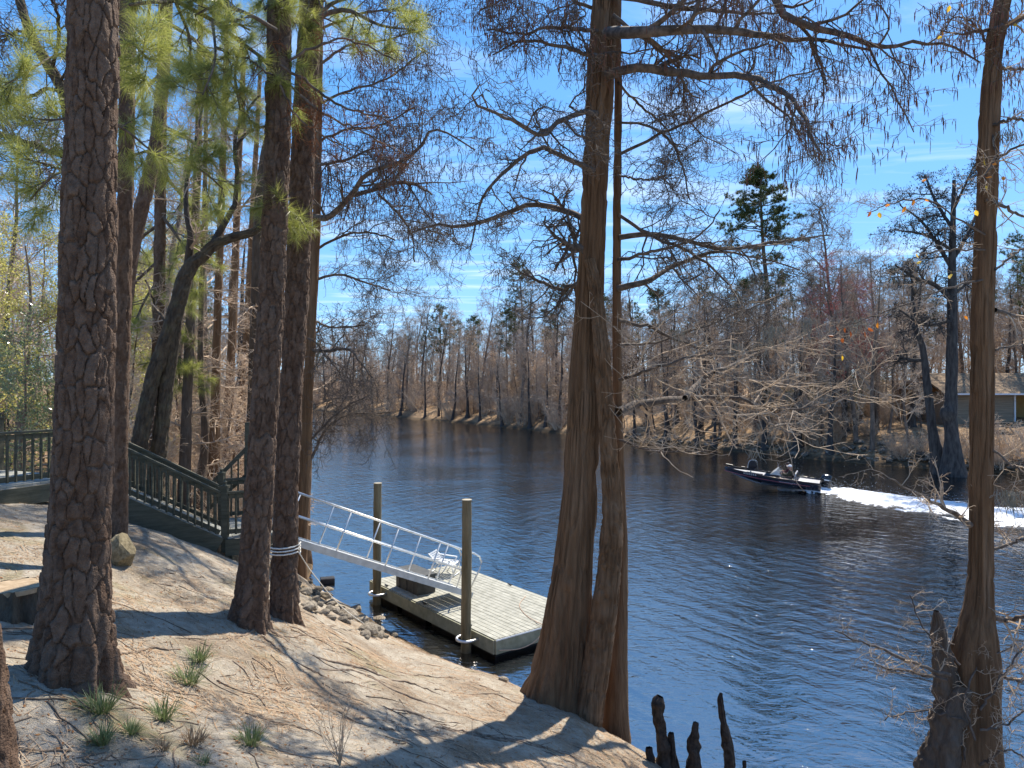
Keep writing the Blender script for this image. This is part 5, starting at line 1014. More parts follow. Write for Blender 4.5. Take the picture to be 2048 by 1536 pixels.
M['skin'] = pmat('skin', (.42, .23, .15), (.50, .29, .20), 10, rough=.55); M['olive'] = pmat('olive', (.035, .032, .018), (.07, .06, .035), 14, rough=.9); M['dark_red'] = pmat('dark_red', (.05, .012, .012), (.10, .03, .03), 14, rough=.9)
M['trouser'] = pmat('trouser', (.02, .022, .03), (.04, .042, .05), 14, rough=.9); M['cap_white'] = pmat('cap_white', (.62, .6, .58), (.75, .73, .7), 14, rough=.8); M['cap_dark'] = pmat('cap_dark', (.03, .02, .02), (.05, .03, .03), 14, rough=.8)
person('person in olive jacket and white cap at the boat wheel', bt(1.6, .48, .46), bx, hs_, (M['skin'], M['olive'], M['trouser']), M['cap_white'])
person('person in dark clothes behind the far windshield of the boat', bt(1.72, -.48, .46), bx, hs_, (M['skin'], M['dark_red'], M['trouser']), M['cap_dark'], .05)
# wake
def foam_mat():
    m = pmat('foam', (.78, .80, .82), (.92, .93, .94), 6, rough=.75, bump=1.0, bscale=14, transl=.25); return m
M['foam'] = foam_mat()
rw = np.random.default_rng(77); cl = spline([BO+head*2.2+hs_*.25, BO-head*1.0, BO+np.array([2.4, -3.2, 0]), BO+np.array([5.2, -7.2, 0]), BO+np.array([9, -11.5, 0]), BO+np.array([15, -16.5, 0])], 420); cl[:, 2] = 0
tt = np.linspace(0, 1, 420); tg = nrm(np.gradient(cl, axis=0)); sd = np.stack([-tg[:, 1], tg[:, 0], 0*tt], 1); NV = 56
u = np.linspace(-1, 1, NV); wid = (.25+4.6*tt**.6)
lat = u[None]*wid[:, None]; Pn = cl[:, None, :]+sd[:, None, :]*lat[..., None]
nz1 = fbm(np.stack([Pn[..., 0]*.9, Pn[..., 1]*.9, 0*lat], -1), 4, 3); nz2 = fbm(np.stack([Pn[..., 0]*5, Pn[..., 1]*5, 0*lat], -1), 3, 5)
ht = sstep(0, .06, tt)[:, None]*(.22*np.exp(-tt*12)+.10*np.exp(-tt*3)+.02)[:, None]*(1-np.abs(u)[None]**2)*(1.2+.9*nz1)+.05*nz2*(1-np.abs(u)[None])+.012
Pn[..., 2] = np.maximum(ht, -.02); keep = ((1-np.abs(u)[None]**1.6)*1.5+.55*nz1+.35*nz2-.30*tt[:, None]-.22*np.exp(-((u[None]-.1)/.14)**2)*sstep(.05, .3, tt)[:, None]) > .26
ix = np.arange(420*NV).reshape(420, NV); Q = np.stack([ix[:-1, :-1], ix[:-1, 1:], ix[1:, 1:], ix[1:, :-1]], -1)[keep[:-1, :-1]]
m = MB(); m.add(Pn.reshape(-1, 3), Q.reshape(-1, 4)); wk = m.build('wake_foam', M['foam'], None, True); tag(wk, 'white foaming wake trailing right from the speedboat', 'wake', kind='stuff')
k = 5500; ti = np.minimum((rw.random(k)**2.0*300).astype(int), 419); C = cl[ti]+sd[ti]*(rw.normal(size=(k, 1))*.62*wid[ti][:, None]); C[:, 2] = np.abs(rw.normal(size=k))*(.10+.45*np.exp(-ti/60.))*np.where(rw.random(k) < .2, 1.7, 1)+.02
oc = np.array([(1, 0, 0), (-1, 0, 0), (0, 1, 0), (0, -1, 0), (0, 0, 1), (0, 0, -1)]); of = np.array([(0, 2, 4), (2, 1, 4), (1, 3, 4), (3, 0, 4), (2, 0, 5), (1, 2, 5), (3, 1, 5), (0, 3, 5)])
m = MB(); V = C[:, None, :]+oc[None]*rw.uniform(.003, .015, (k, 1, 1)); m.add(V.reshape(-1, 3), (np.arange(k)[:, None, None]*6+of[None]).reshape(-1, 3)); tag(m.build('spray_drops', M['foam']), 'fine water drops thrown up behind the boat motor', 'spray', kind='stuff')
# ------------------------------------------------------------ house, far-shore details
M['siding'] = pmat('siding', (.20, .155, .11), (.30, .24, .17), 2, rough=.85, stretch=(.3, .3, 8), bump=.5, bscale=1.2)
M['porch_yellow'] = pmat('porch_yellow', (.26, .17, .065), (.34, .23, .09), 2, rough=.8)
M['shingle'] = pmat('shingle', (.15, .105, .07), (.36, .25, .15), 3, rough=.95, bump=.6, stretch=(1, 1, 2), bscale=9)
M['trim'] = pmat('trim', (.6, .62, .64), (.72, .74, .76), 3, rough=.5)
hx, hy = 37.0, 60.0; hz = 2.45
t = empty('house', (hx+5, hy+3, hz), 0, 'low tan sided house with brown shingle roof on the far bank, right', 'house')
part(t, 'wall', M['siding'], lambda m: m.box((hx+2.9, hy+3, hz+1.3), (5.8, 6, 3.0)))
part(t, 'porch_wall', M['porch_yellow'], lambda m: m.box((hx+8.5, hy+4.2, hz+1.3), (5.4, 3.6, 3.0)))
part(t, 'porch_floor', M['siding'], lambda m: m.box((hx+8.5, hy+1.2, hz-.05), (5.4, 2.4, .35)))
for k in range(15): part(t, 'siding_board', M['siding'], lambda m: m.box((hx+2.9, hy-.012, hz-.1+.19*k+.09), (5.75, .03, .175)))
for k in range(4): part(t, 'corner_trim', M['trim'], lambda m: m.box(((hx+.0, hx+5.78, hx+8.2, hx+11.1)[k], hy-.05, hz+1.3), (.12, .12, 2.9)))
m = MB(); e0, e1 = hx-.7, hx+12.5; V = [(e0, hy-.9, hz+2.72), (e1, hy-.9, hz+2.72), (e1, hy+3, hz+4.5), (e0, hy+3, hz+4.5), (e0, hy+6.9, hz+2.72), (e1, hy+6.9, hz+2.72)]; V2 = [(x, y, z-.12) for x, y, z in V]
m.add(V+V2, [np.array([(0, 1, 2, 3), (3, 2, 5, 4), (6, 9, 8, 7), (9, 10, 11, 8), (0, 6, 7, 1), (4, 5, 11, 10), (0, 3, 9, 6), (3, 4, 10, 9), (1, 7, 8, 2), (2, 8, 11, 5)])]); rf_ = m.build('roof', M['shingle'], t)
for k in range(13):
    f0 = k/13; part(rf_, 'shingle_course', M['shingle'], lambda m: m.box((hx+5.9, hy-.9+3.9*(f0+.038)+.0, hz+2.72+1.78*(f0+.038)+.03), (13.2, .30, .03), np.array(Matrix.Rotation(math.atan2(1.78, 3.9)-.03, 3, 'X'))))
part(rf_, 'gutter', M['trim'], lambda m: m.box((hx+5.9, hy-.97, hz+2.70), (13.2, .11, .13)))
wn = part(t, 'window', M['trim'], lambda m: m.box((hx+3.2, hy-.05, hz+1.5), (1.1, .08, 1.2))); part(wn, 'pane', M['windshield'], lambda m: m.box((hx+3.2, hy-.1, hz+1.5), (.95, .03, 1.05)))
dr = part(t, 'door', M['siding'], lambda m: m.box((hx+9.6, hy+2.38, hz+1.1), (.95, .06, 2.1)))
for k in range(2): part(t, 'foundation', M['siding'], lambda m: m.box((hx+2.9+5.6*k, hy+3, hz-.7), (5.6, 5.8, 1.1)))
settle(t)
M['table_wood'] = pmat('table_wood', (.05, .045, .04), (.10, .09, .08), 5, rough=.85)
tx, ty = (1998-1024)/F*55, 55; tz = gz(tx, ty)
t = empty('picnic_table', (tx, ty, tz), 0, 'dark picnic table in front of the house porch', 'table')
for k in range(4): part(t, 'table_board', M['table_wood'], lambda m: m.box((tx, ty-.3+.19*k, tz+.75), (1.9, .17, .05)))
for s in (-1, 1):
    part(t, 'bench_board', M['table_wood'], lambda m: m.box((tx, ty+s*.75, tz+.45), (1.9, .26, .05)))
    part(t, 'leg_frame', M['table_wood'], lambda m: (m.beam((tx+s*.7, ty-.7, tz-.05), (tx+s*.7, ty+.25, tz+.72), .05, .1), m.beam((tx+s*.7+.06, ty+.7, tz-.05), (tx+s*.7+.06, ty-.25, tz+.72), .05, .1), m.beam((tx+s*.7+.11, ty-.8, tz+.4), (tx+s*.7+.11, ty+.8, tz+.4), .05, .08)))
settle(t)
# dark trees standing at the far waterline on the right
def shore_tree(label, rows, d, seed, LL, n=(8, (.6, 1.6))):
    P, Q = px_path(rows, d); z = gz(P[0, 0], P[0, 1]); t = tree('tupelo_tree', label, (P[0, 0], P[0, 1], max(z, -.2))); r = np.random.default_rng(seed)
    bark_trunk('trunk', P, Q, M['dark_bark'], t, 'cypress', 34, .1, seed, flute=5, depth=.02)
    if LL:
        A = limbs_and_twigs(t, LL, d, r, M['dark_bark'], M['dark_bark'], n, (6, (.3, .9)), (4, (.15, .4)), .3, .02, .011, 1.5, sides=6, k0=(4, (.8, 2)))
        return t, A
    return t, None
t, A = shore_tree('dark upright tree with a burl at the far waterline, right', [(1908, 985, 90), (1906, 940, 60), (1904, 880, 34), (1901, 845, 31), (1897, 826, 38), (1902, 800, 28), (1904, 700, 25), (1904, 600, 22), (1904, 520, 17), (1906, 440, 12), (1908, 360, 7)], 46, 601,
    [[(1904, 600, 12), (1870, 570, 10), (1830, 555, 7), (1790, 530, 4)], [(1905, 540, 10), (1870, 480, 8), (1840, 440, 5), (1800, 410, 3)], [(1905, 520, 10), (1935, 470, 8), (1955, 420, 5)], [(1906, 460, 9), (1870, 400, 7), (1850, 350, 4)], [(1904, 640, 9), (1850, 650, 7), (1800, 620, 4)], [(1907, 420, 7), (1930, 370, 5), (1950, 330, 3)], [(1904, 590, 9), (1940, 560, 7), (1965, 520, 4)], [(1905, 500, 8), (1850, 470, 6), (1790, 460, 3)]])
r = np.random.default_rng(6); m = MB(); C = A[-1][:, -1]; C = C[r.random(len(C)) < .5]; leaves(m, C, r, (.10, .18), .5, .5); tag(m.build('leaves', M['dark_bark'], t), kind='stuff'); settle(t)
t, A = shore_tree('dark bent dead tree left of the burled tree at the far waterline', [(1886, 960, 60), (1878, 920, 40), (1868, 880, 24), (1860, 820, 19), (1853, 760, 17), (1846, 700, 14), (1836, 670, 12), (1826, 648, 8)], 47, 602, [[(1850, 722, 9), (1815, 718, 8), (1790, 708, 4)], [(1835, 668, 8), (1826, 600, 6), (1822, 540, 4)]], (5, (.4, 1.))); settle(t)
# ------------------------------------------------------------ rocks
M['pale_rock'] = pmat('pale_rock', (.13, .105, .075), (.36, .31, .24), 5, rough=.95, bump=.8, bscale=20, rnd=.3)
M['far_rock'] = pmat('far_rock', (.06, .05, .04), (.26, .22, .17), 2, rough=.95, bump=.6, rnd=.35)
M['boulder'] = pmat('boulder', (.16, .13, .075), (.34, .28, .17), 6, rough=.95, bump=.9, bscale=25)
import bmesh
def rock_mesh(seed, sub=2, rough=.32):
    bm = bmesh.new(); bmesh.ops.create_icosphere(bm, subdivisions=sub, radius=1); V = np.array([v.co[:] for v in bm.verts])
    n1 = fbm(V*1.3+seed*3.7, 3, seed); r = np.random.default_rng(seed); dirs = nrm(r.normal(size=(9, 3)))
    f = 1+rough*n1
    V2 = V*f[:, None]
    for d_ in dirs:
        c = .62+.25*r.random(); ex = np.maximum(V2@d_-c, 0); V2 = V2-ex[:, None]*d_[None]*.9
    for v, p in zip(bm.verts, V2): v.co = p
    me = bpy.data.meshes.new('rock'); bm.to_mesh(me); bm.free(); return me
RK = [rock_mesh(i) for i in range(8)]; RKm = [rock_mesh(20+i) for i in range(6)]
for k in RK: k.materials.append(M['pale_rock'])
for k in RKm: k.materials.append(M['far_rock'])
def rock(me, p, s, label, group=None, cat='rock', name='rock', sink=.35, flat=.7):
    o = bpy.data.objects.new(name, me); COL.objects.link(o); o.location = (p[0], p[1], p[2]+s*flat*(1-sink)-s*flat*.3); o.scale = (s*random.uniform(.8, 1.3), s*random.uniform(.8, 1.2), s*flat); o.rotation_euler = (random.uniform(-.3, .3), random.uniform(-.3, .3), random.uniform(0, 6.28)); return tag(o, label, cat, group)
rk = random.Random(4)
for i in range(62):            # riprap from the pair of pines down to the water
    k = rk.random(); px = 600+170*k+rk.uniform(-25, 25); py = 1172+92*k+rk.uniform(-14, 40)*(1-.45*k); p = onground(px, py)
    if -.12 < p[2] < 2.0: rock(RK[rk.randrange(8)], p, rk.choice((.05, .07, .09, .12, .16, .2)), 'pale angular rock of the riprap by the rear pine', 'riprap rocks on the near shore')
for px, py, s, lb in [(1040, 1362, .17, 'pale crusty rock nearest the large cypress foot'), (1018, 1350, .14, 'pale rock left of the cypress foot'), (1064, 1378, .16, 'whitish rock touching the large cypress foot'), (962, 1328, .16, 'flat pale rock on the bank edge below the dock corner'), (990, 1338, .11, 'small dark-sided rock on the bank edge'), (1075, 1392, .10, 'small pale rock under the cypress flare'), (1008, 1362, .08, 'little stone behind the pale rocks'), (748, 1262, .15, 'dark wet rock at the end of the riprap'), (722, 1244, .15, 'dark rock beside the far piling reflection')]:
    rock(RK[rk.randrange(8)], onground(px, py), s, lb)
p = onground(246, 1128); o = rock(rock_mesh(41, 3, .22), p, .27, 'brown rounded boulder right of the largest pine', name='boulder', flat=1.05, sink=.1); o.data.materials.append(M['boulder'])
M['block'] = pmat('block', (.012, .012, .014), (.035, .035, .04), 8, rough=.7)
p = at(655, 1168, 21.3); m = MB(); m.box((p[0], p[1], -.02), (.42, .3, .34), np.array(Matrix.Rotation(.3, 3, 'Z'))); bo = m.build('block', M['block']); md = bo.modifiers.new('bevel', 'BEVEL'); md.width = .02; tag(bo, 'dark square block standing in the shallows by the rear pine', 'block')
for i in range(230):           # stones along the far waterline
    px = rk.uniform(1240, 2090) if i < 170 else rk.uniform(1700, 2090); x, y = far_pt(px, rk.uniform(.0, 1.6) if i < 170 else rk.uniform(.3, 4)); rock(RKm[rk.randrange(6)], (x, y, gz(x, y)), rk.uniform(.10, .34), 'stone of the rough riprap along the far waterline', 'riprap stones on the far shore')
# stump
M['cut_wood'] = pmat('cut_wood', (.28, .20, .12), (.42, .32, .21), 12, rough=.95, bump=.5)
p = onground(30, 1222); t = empty('tree_stump', tuple(p), 0, 'weathered cut stump at the left edge', 'stump')
bark_trunk('stump_side', [p-np.array([0, 0, .25]), p, p+np.array([0, 0, .12]), p+np.array([0, 0, .25])], [.42, .36, .30, .28], M['oak_bark'], t, 'cypress', 80, .02, 8, flute=6, depth=.03)
part(t, 'cut_top', M['cut_wood'], lambda m: m.tube([p+np.array([0, 0, .20]), p+np.array([0, 0, .247])], [.27, .275], 28)); settle(t)
# cypress knees
M['knee'] = pmat('knee', (.018, .013, .010), (.06, .042, .03), 14, rough=.7, bump=.6, bscale=40)
for lb, rows, d in [('tallest knobbly cypress knee with a rounded head by the bank', [(1330, 1580, 60), (1328, 1536, 44), (1325, 1500, 30), (1320, 1460, 24), (1316, 1425, 26), (1316, 1405, 27), (1320, 1393, 14)], 10.5), ('short cypress knee leaning on the tallest knee', [(1346, 1590, 40), (1346, 1536, 26), (1344, 1500, 15), (1342, 1466, 10)], 10.5), ('pointed dark cypress knee right of the tallest one', [(1388, 1600, 56), (1388, 1536, 36), (1388, 1490, 24), (1390, 1460, 15), (1391, 1444, 7)], 10.4),
                    ('slender curved cypress knee standing alone in the water', [(1464, 1620, 40), (1460, 1540, 25), (1454, 1490, 20), (1446, 1440, 15), (1441, 1400, 12), (1443, 1386, 7)], 10.5), ('tiny cypress knee barely above the water', [(1488, 1600, 24), (1488, 1550, 14), (1489, 1522, 7)], 10.5), ('low cypress knee on the bank left of the tallest one', [(1304, 1590, 30), (1302, 1530, 20), (1299, 1495, 10)], 10.4)]:
    P, Q = px_path(rows, d); t = empty('cypress_knee', tuple(P[0]), 0, lb, 'cypress knee'); bark_trunk('knee', P, Q, M['knee'], t, 'cypress', 30, .024, len(lb), depth=.016, lump=.38); o = t.children[0]; o.data.transform(Matrix.Translation(-t.location))
# ------------------------------------------------------------ roots, sticks, straw, tufts
M['root'] = pmat('root', (.10, .072, .052), (.25, .19, .14), 14, rough=.95, bump=.5)
M['stick'] = pmat('stick', (.09, .065, .045), (.24, .18, .13), 14, rough=.95, rnd=.3)
def draped(pts, lift=0., n=60, jit=.012, r=None):
    P = np.array([onground(*p) for p in pts]); P = spline(P, n); r = r or np.random.default_rng(1); P[1:-1, :2] += r.normal(size=(n-2, 2))*jit; P[:, 2] = ground_z(P[:, 0], P[:, 1])+lift; return P
ROOTS = [([(505, 1262), (440, 1288), (370, 1300), (300, 1300), (240, 1312)], .022, twin1), ([(540, 1262), (640, 1318), (730, 1340), (830, 1370), (900, 1400), (960, 1440)], .026, twin1), ([(520, 1268), (600, 1330), (680, 1365), (760, 1372)], .018, twin1), ([(560, 1275), (680, 1285), (780, 1310), (860, 1330), (950, 1345)], .014, twin2), ([(580, 1255), (700, 1300), (800, 1345), (900, 1355), (1000, 1385)], .016, twin2),
         ([(640, 1338), (720, 1346), (800, 1388), (860, 1408), (950, 1440), (1010, 1470), (1100, 1500), (1220, 1530)], .026, cyp), ([(750, 1408), (840, 1432), (900, 1458), (960, 1470), (1060, 1490), (1160, 1510)], .02, cyp), ([(830, 1452), (920, 1466), (1000, 1482), (1080, 1500), (1150, 1530)], .024, cyp), ([(760, 1458), (840, 1462), (910, 1475)], .014, cyp), ([(240, 1335), (290, 1352), (300, 1372), (315, 1376)], .022, big), ([(230, 1372), (265, 1368), (290, 1380)], .02, big), ([(870, 1380), (960, 1390), (1040, 1408), (1120, 1440)], .015, cyp), ([(470, 1376), (540, 1380), (600, 1378)], .012, twin1), ([(500, 1400), (580, 1402), (660, 1420)], .016, twin1), ([(300, 1168), (370, 1176), (430, 1188), (480, 1198)], .014, twin1), ([(330, 1148), (400, 1155), (470, 1170)], .010, twin1), ([(620, 1240), (700, 1262), (790, 1290)], .014, twin2), ([(610, 1300), (720, 1318), (820, 1352), (910, 1376)], .012, twin2), ([(700, 1440), (790, 1448), (880, 1492), (960, 1510)], .014, cyp)]
rt = np.random.default_rng(44)
for pts, rad, own in ROOTS:
    rad = rad*.85; P = draped(pts, -rad*.1, 60, .012, rt); P[:, 2] += rad*.9*np.interp(np.arange(60), np.arange(0, 61, 5), rt.uniform(-1.1, .7, 13)); rr_ = rad*np.linspace(1, .45, 60)*(1+.22*np.interp(np.arange(60), np.arange(0, 61, 6), rt.normal(size=11)))
    m = MB(); m.tubes(P[None], np.maximum(rr_, .004)[None], 7); o = m.build('root', M['root'], own, True); o.data.transform(Matrix.Translation(-own.location))
    P2, R2 = kids(P[None], np.maximum(rr_, .004)[None], 5, rt, (.3, 1.0), (18, 45), 14, .1, .95, .14, 0, .5, .004, .5, flat=1.)
    P2[..., 2] = ground_z(P2[..., 0], P2[..., 1])+.002; m = MB(); m.tubes(P2, R2, 5); o = tag(m.build('rootlets', M['root'], own, True), kind='stuff'); o.data.transform(Matrix.Translation(-own.location))
for i in range(130):
    for _ in range(20):
        px, py = rt.uniform(0, 1300), rt.uniform(1130, 1536)
        if py > 1195+max(0, (px-560)*.44): break
    p = onground(px, py); a = rt.uniform(-.6, .9) if px > 500 else rt.uniform(0, 3.1); Ln = rt.uniform(.12, .7); n = 7
    P = walk(p[None], np.array([[math.cos(a), math.sin(a)*-1, 0]]), np.array([Ln]), n, rt, .16, 0, 1.); P[..., 2] = ground_z(P[..., 0], P[..., 1])+.006; rad = rt.uniform(.003, .008)
    m = MB(); m.tubes(P, (rad*np.linspace(1, .5, n))[None], 5)
    if i % 2: P2, R2 = kids(P, (rad*np.linspace(1, .5, n))[None], 2, rt, (.06, .2), (25, 60), 4, .2, .9, .15, 0, .7, .002, .5, flat=1.); P2[..., 2] = ground_z(P2[..., 0], P2[..., 1])+.008+.02*np.linspace(0, 1, 4); m.tubes(P2, R2, 4)
    o = m.build('fallen_twig', M['stick']); o.data.transform(Matrix.Translation(-Vector(p))); o.location = p; tag(o, 'thin brown fallen twig lying on the sandy bank', 'twig', 'fallen twigs on the sandy bank')
# pine straw and bits of litter
M['cone'] = pmat('cone', (.06, .04, .025), (.16, .11, .07), 30, rough=.9)
M['straw'] = pmat('straw', (.22, .13, .07), (.45, .31, .19), 5, rough=.8, tone=[(.18, .10, .055), (.38, .25, .14), (.55, .43, .30)])
k = 90000; y = 3.3+rt.random(k)**1.25*13.5; x = rt.uniform(-1, 1, k)*.74*y+(-.5); sdv = sdist(x, y); dens = sstep(-.25, .55, fbm(np.c_[x*.9, y*.9, 0*x], 3, 8))*.9+.1
ok = (sdv > .15) & (rt.random(k) < dens) & (np.abs(x) < y*.76); x, y = x[ok], y[ok]; k = len(x); a = rt.random(k)*6.28; Ln = rt.uniform(.05, .17, k); dx_, dy_ = np.cos(a)*Ln/2, np.sin(a)*Ln/2; wv = .0027
P0 = np.stack([x-dx_, y-dy_, ground_z(x-dx_, y-dy_)+rt.uniform(.003, .012, k)], 1); P1 = np.stack([x+dx_, y+dy_, ground_z(x+dx_, y+dy_)+rt.uniform(.003, .018, k)], 1); s = np.stack([-np.sin(a), np.cos(a), 0*a], 1)*wv
m = MB(); m.add(np.stack([P0-s, P0+s, P1+s, P1-s], 1).reshape(-1, 3), np.arange(k*4).reshape(-1, 4), np.repeat(rt.random(k), 4)); tag(m.build('pine_straw', M['straw']), 'brown pine needles strewn over the sandy bank', 'pine straw', kind='stuff')
k = 21000; y = 3.3+rt.random(k)**1.1*16; x = rt.uniform(-1, 1, k)*.74*y-.5; ok = sdist(x, y) > .1; x, y = x[ok], y[ok]; m = MB(); leaves(m, np.stack([x, y, ground_z(x, y)+.008], 1), rt, (.012, .05), .5, 0.); V = np.concatenate(m.V); g_ = ground_z(V[:, 0], V[:, 1]); V[:, 2] = g_+.003+np.abs(V[:, 2]-g_)*.25; m.V = [V]
tag(m.build('leaf_litter', M['dry_leaf']), 'small dry leaves scattered over the bank', 'leaf litter', kind='stuff')
M['grass'] = pmat('grass', (.06, .10, .03), (.20, .24, .09), 12, rough=.5, transl=.3, tone=[(.05, .09, .03), (.16, .20, .08), (.36, .38, .22)])
M['dry_grass'] = pmat('dry_grass', (.20, .13, .07), (.38, .28, .17), 12, rough=.8, tone=[(.15, .09, .05), (.4, .3, .18)])
def tuft(px, py, wpx, hpx, label, mat='grass', n=110, name='grass_tuft', cat='grass tuft'):
    p = onground(px, py); d = p[1]; w_ = wpx*1.15/2/F*d; h = hpx*1.05/F*d; n = int(n*1.4); r = np.random.default_rng(int(px*7+py)); az = r.random(n)*6.28; rad = w_*.45*np.sqrt(r.random(n))
    Sx = np.stack([np.cos(az)*rad, np.sin(az)*rad, 0*az-.01], 1); D = nrm(np.stack([np.cos(az)*r.uniform(.1, 1., n), np.sin(az)*r.uniform(.1, 1., n), r.uniform(.5, 1.2, n)], 1)); P = walk(Sx, D, h*r.uniform(.6, 1.35, n), 5, r, .10, -.13)
    T = nrm(np.cross(D, [0, 0, 1.])+1e-4); wb = (.0035*np.array([1, 1.1, .9, .6, .1]))[None, :, None]*T[:, None, :]; V = np.stack([P-wb, P+wb], 2).reshape(n, 10, 3); f = np.array([(2*i, 2*i+1, 2*i+3, 2*i+2) for i in range(4)])
    m = MB(); m.add(V.reshape(-1, 3), (np.arange(n)[:, None, None]*10+f[None]).reshape(-1, 4), np.repeat(r.random(n), 10)); o = m.build(name, M[mat]); o.location = p; tag(o, label, cat)
tuft(398, 1322, 50, 34, 'small grass tuft highest up, in the edge of the pine shadow'); tuft(378, 1368, 66, 44, 'largest green grass tuft right of the biggest pine'); tuft(203, 1425, 74, 48, 'green grass tuft below the foot of the biggest pine'); tuft(325, 1440, 62, 40, 'green grass tuft right of the one below the big pine'); tuft(205, 1488, 44, 36, 'low brownish-green grass tuft near the bottom left'); tuft(262, 1470, 40, 30, 'small low grass tuft between two bigger ones', n=70)
tuft(502, 1488, 72, 36, 'dark green grass tuft alone at lower middle'); tuft(385, 1488, 76, 30, 'dead brown grass clump on the sand', 'dry_grass'); tuft(405, 1530, 40, 20, 'tiny grass tuft at the bottom edge', n=50); tuft(325, 1500, 44, 20, 'flat dead brown grass wisp', 'dry_grass', 50)
# dead weed stalks
def weed(px, py, hpx, label, seed, n=9):
    p = onground(px, py, 2.5); h = hpx/F*p[1]; r = np.random.default_rng(seed); az = r.random(n)*6.28; P = walk(np.zeros((n, 3)), nrm(np.stack([np.cos(az)*.3, np.sin(az)*.3, 0*az+1], 1)), h*r.uniform(.5, 1.05, n), 6, r, .13, .02); Rr = np.full((n, 6), .004)*np.linspace(1, .4, 6); P2, R2 = kids(P, Rr, 5, r, (h*.12, h*.4), (20, 55), 4, .2, 1, .2, .05, .7, .0018)
    t = empty('dead_weed', tuple(p), 0, label, 'weed'); m = MB(); m.tubes(P, Rr, 5); o = m.build('stems', M['pale_twig'], t); tag(o, kind='stuff'); m = MB(); m.tubes(P2, R2, 3); tag(m.build('side_twigs', M['pale_twig'], t), kind='stuff')
weed(680, 1534, 150, 'tall dead branching weed at the bottom middle', 3, 12); weed(945, 1500, 52, 'single pale dead stalk on the bank', 4, 2); weed(985, 1325, 34, 'dry weed wisp by the dock corner', 5, 5); weed(1108, 1405, 42, 'small dry weed in front of the cypress foot', 6, 6); weed(1325, 1530, 60, 'thin dry weed beside the cypress knees', 7, 6)
# ------------------------------------------------------------ Spanish moss and the last leaves
MS = [(1640, 305, 11.0, (.5, 1.05), 34, 'long dark Spanish moss hanging from the tip of the arching limb'), (1625, 300, 11.0, (.3, .6), 24, 'shorter moss tuft beside the longest hanging moss'), (1660, 312, 11.0, (.3, .55), 16, 'thin moss wisp right of the longest hanging moss'), (1614, 640, 11.3, (.3, .7), 40, 'pale grey moss clump over the far bank, above the boat'), (1545, 655, 11.2, (.3, .8), 44, 'pale ragged moss left of the clump above the boat'), (1440, 545, 11.3, (.5, .9), 18, 'long thin moss strand against the far woods'), (1285, 62, 11.2, (.2, .55), 34, 'grey moss clump high beside the large cypress'), (1440, 55, 11, (.2, .4), 24, 'small moss clump on the upper limb'), (1420, 235, 11, (.2, .35), 20, 'dark moss wisp below the arching limb'), (870, 520, 16, (.3, .7), 24, 'moss wisp against the sky left of the cypress'), (690, 480, 18, (.3, .8), 28, 'moss wisp on the slim leaning cypress'), (735, 520, 18, (.3, .6), 22, 'second moss wisp near the slim leaning cypress'), (998, 540, 13, (.3, .6), 22, 'moss wisp below the left limbs of the cypress'), (2018, 985, 9.3, (.25, .55), 60, 'thick grey moss at the right edge beside the tree'), (2010, 265, 9.4, (.15, .35), 26, 'dark moss tuft on the upper right tree'), (1715, 640, 12, (.3, .6), 26, 'grey moss before the red budding maple'), (1470, 690, 11.4, (.2, .5), 30, 'pale moss on the low cypress limb'), (1510, 900, 11.5, (.15, .35), 18, 'pale moss over the far waterline'), (1360, 660, 11.5, (.2, .5), 22, 'moss on the upper low limb')]
rm_ = np.random.default_rng(66)
for px, py, d, ln_, n, lb in MS:
    p = at(px, py, d); m = MB(); moss_strands(m, np.zeros((1, 3)), rm_, n, ln_, .07); o = m.build('spanish_moss', M['moss_grey']); o.location = p; tag(o, lb, 'moss')
M['yellow_leaf'] = pmat('yellow_leaf', (.62, .38, .03), (.72, .50, .06), 12, rough=.5, transl=.5); M['orange_leaf'] = pmat('orange_leaf', (.55, .18, .02), (.65, .26, .03), 12, rough=.5, transl=.5); M['rust_leaf'] = pmat('rust_leaf', (.25, .06, .015), (.36, .11, .03), 12, rough=.5, transl=.4)
tup = [o for o in bpy.data.objects if o.get('label', '').startswith('tall tree with swollen')][0]
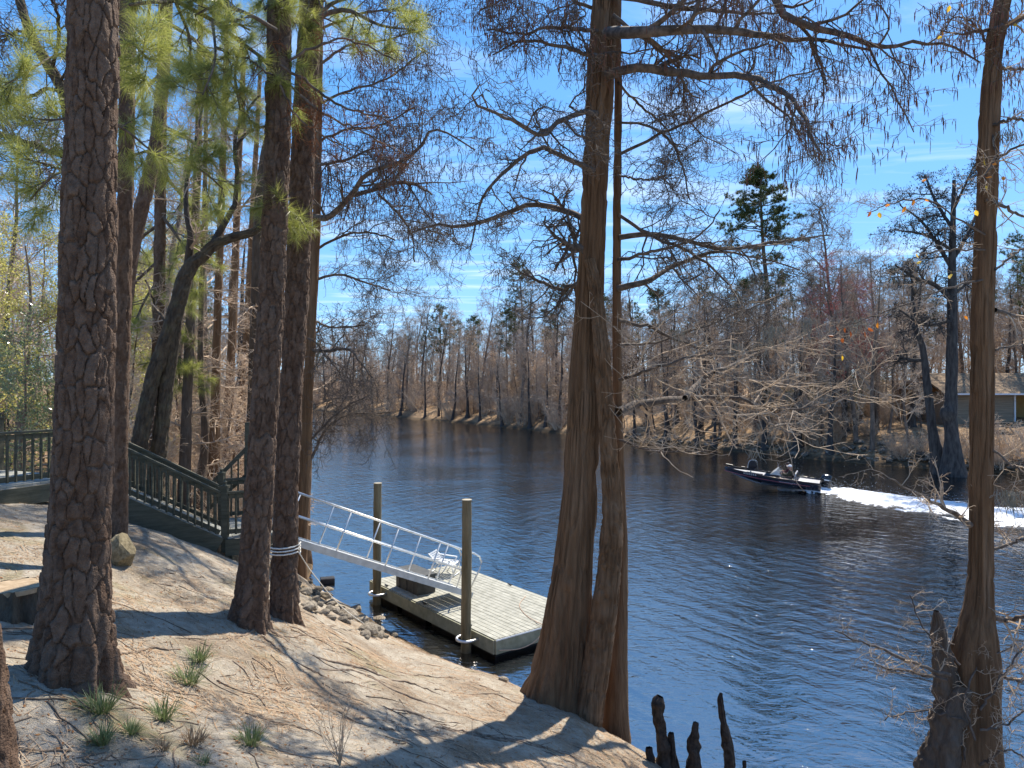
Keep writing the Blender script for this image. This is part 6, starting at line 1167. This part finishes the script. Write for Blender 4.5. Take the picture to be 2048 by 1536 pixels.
for i, (px, py, c) in enumerate([(1900, 10, 'y'), (1922, 5, 'o'), (1885, 62, 'o'), (1884, 72, 'y'), (1983, 20, 'o'), (2034, 48, 'y'), (2002, 292, 'y'), (1968, 318, 'y'), (1990, 325, 'o'), (1972, 355, 'o'), (1975, 372, 'y'), (2006, 352, 'o'), (1852, 398, 'o'), (1853, 358, 'o'), (1826, 400, 'o'), (1812, 412, 'o'), (1774, 408, 'o'), (1758, 424, 'y'), (1742, 422, 'r'), (1951, 420, 'y'), (1834, 508, 'y'), (1832, 526, 'y'), (1902, 548, 'y'), (1690, 655, 'r'), (1672, 652, 'r'), (1700, 662, 'r'), (1668, 672, 'r'), (1684, 676, 'r'), (1728, 662, 'r'), (1755, 645, 'o'), (1928, 632, 'o'), (1684, 711, 'y'), (1736, 655, 'r')]):
    r = np.random.default_rng(i); p = at(px, py, 9.2+r.normal()*.15); d_ = nrm(r.normal(size=3)+np.array([0, 0, -1.2])); s = perp(d_[None], r)[0]; nn = np.cross(d_, s); L_ = .085*r.uniform(.8, 1.2); pts = [p, p+d_*L_*.3+s*L_*.3+nn*.006, p+d_*L_*.65+s*L_*.27+nn*.008, p+d_*L_, p+d_*L_*.65-s*L_*.27+nn*.008, p+d_*L_*.3-s*L_*.3+nn*.006]
    m = MB(); m.add(pts+[p+d_*L_*.5-nn*.002], np.array([(6, k_, (k_+1) % 6) for k_ in range(6)])); m.tube([p-d_*.03+np.array([0, 0, .02]), p], .0015, 4); o = m.build('leaf', M[{'y': 'yellow_leaf', 'o': 'orange_leaf', 'r': 'rust_leaf'}[c]], tup); o.data.transform(Matrix.Translation(-tup.location))
# ------------------------------------------------------------ rows that can be counted: say which one
WORDS = ['first', 'second', 'third', 'fourth', 'fifth', 'sixth', 'seventh', 'eighth', 'ninth', 'tenth', 'eleventh', 'twelfth', 'thirteenth', 'fourteenth', 'fifteenth', 'sixteenth', 'seventeenth', 'eighteenth', 'nineteenth', 'twentieth']
GR = {}
for o in S.objects:
    if o.parent is None and 'group' in o: GR.setdefault(o['label'], []).append(o)
for lb, os_ in GR.items():
    if 2 <= len(os_) <= 20:
        for w_, o in zip(WORDS, sorted(os_, key=lambda q: q.location.x/max(q.location.y, 1))): o['label'] = lb+', '+w_+' from the left'
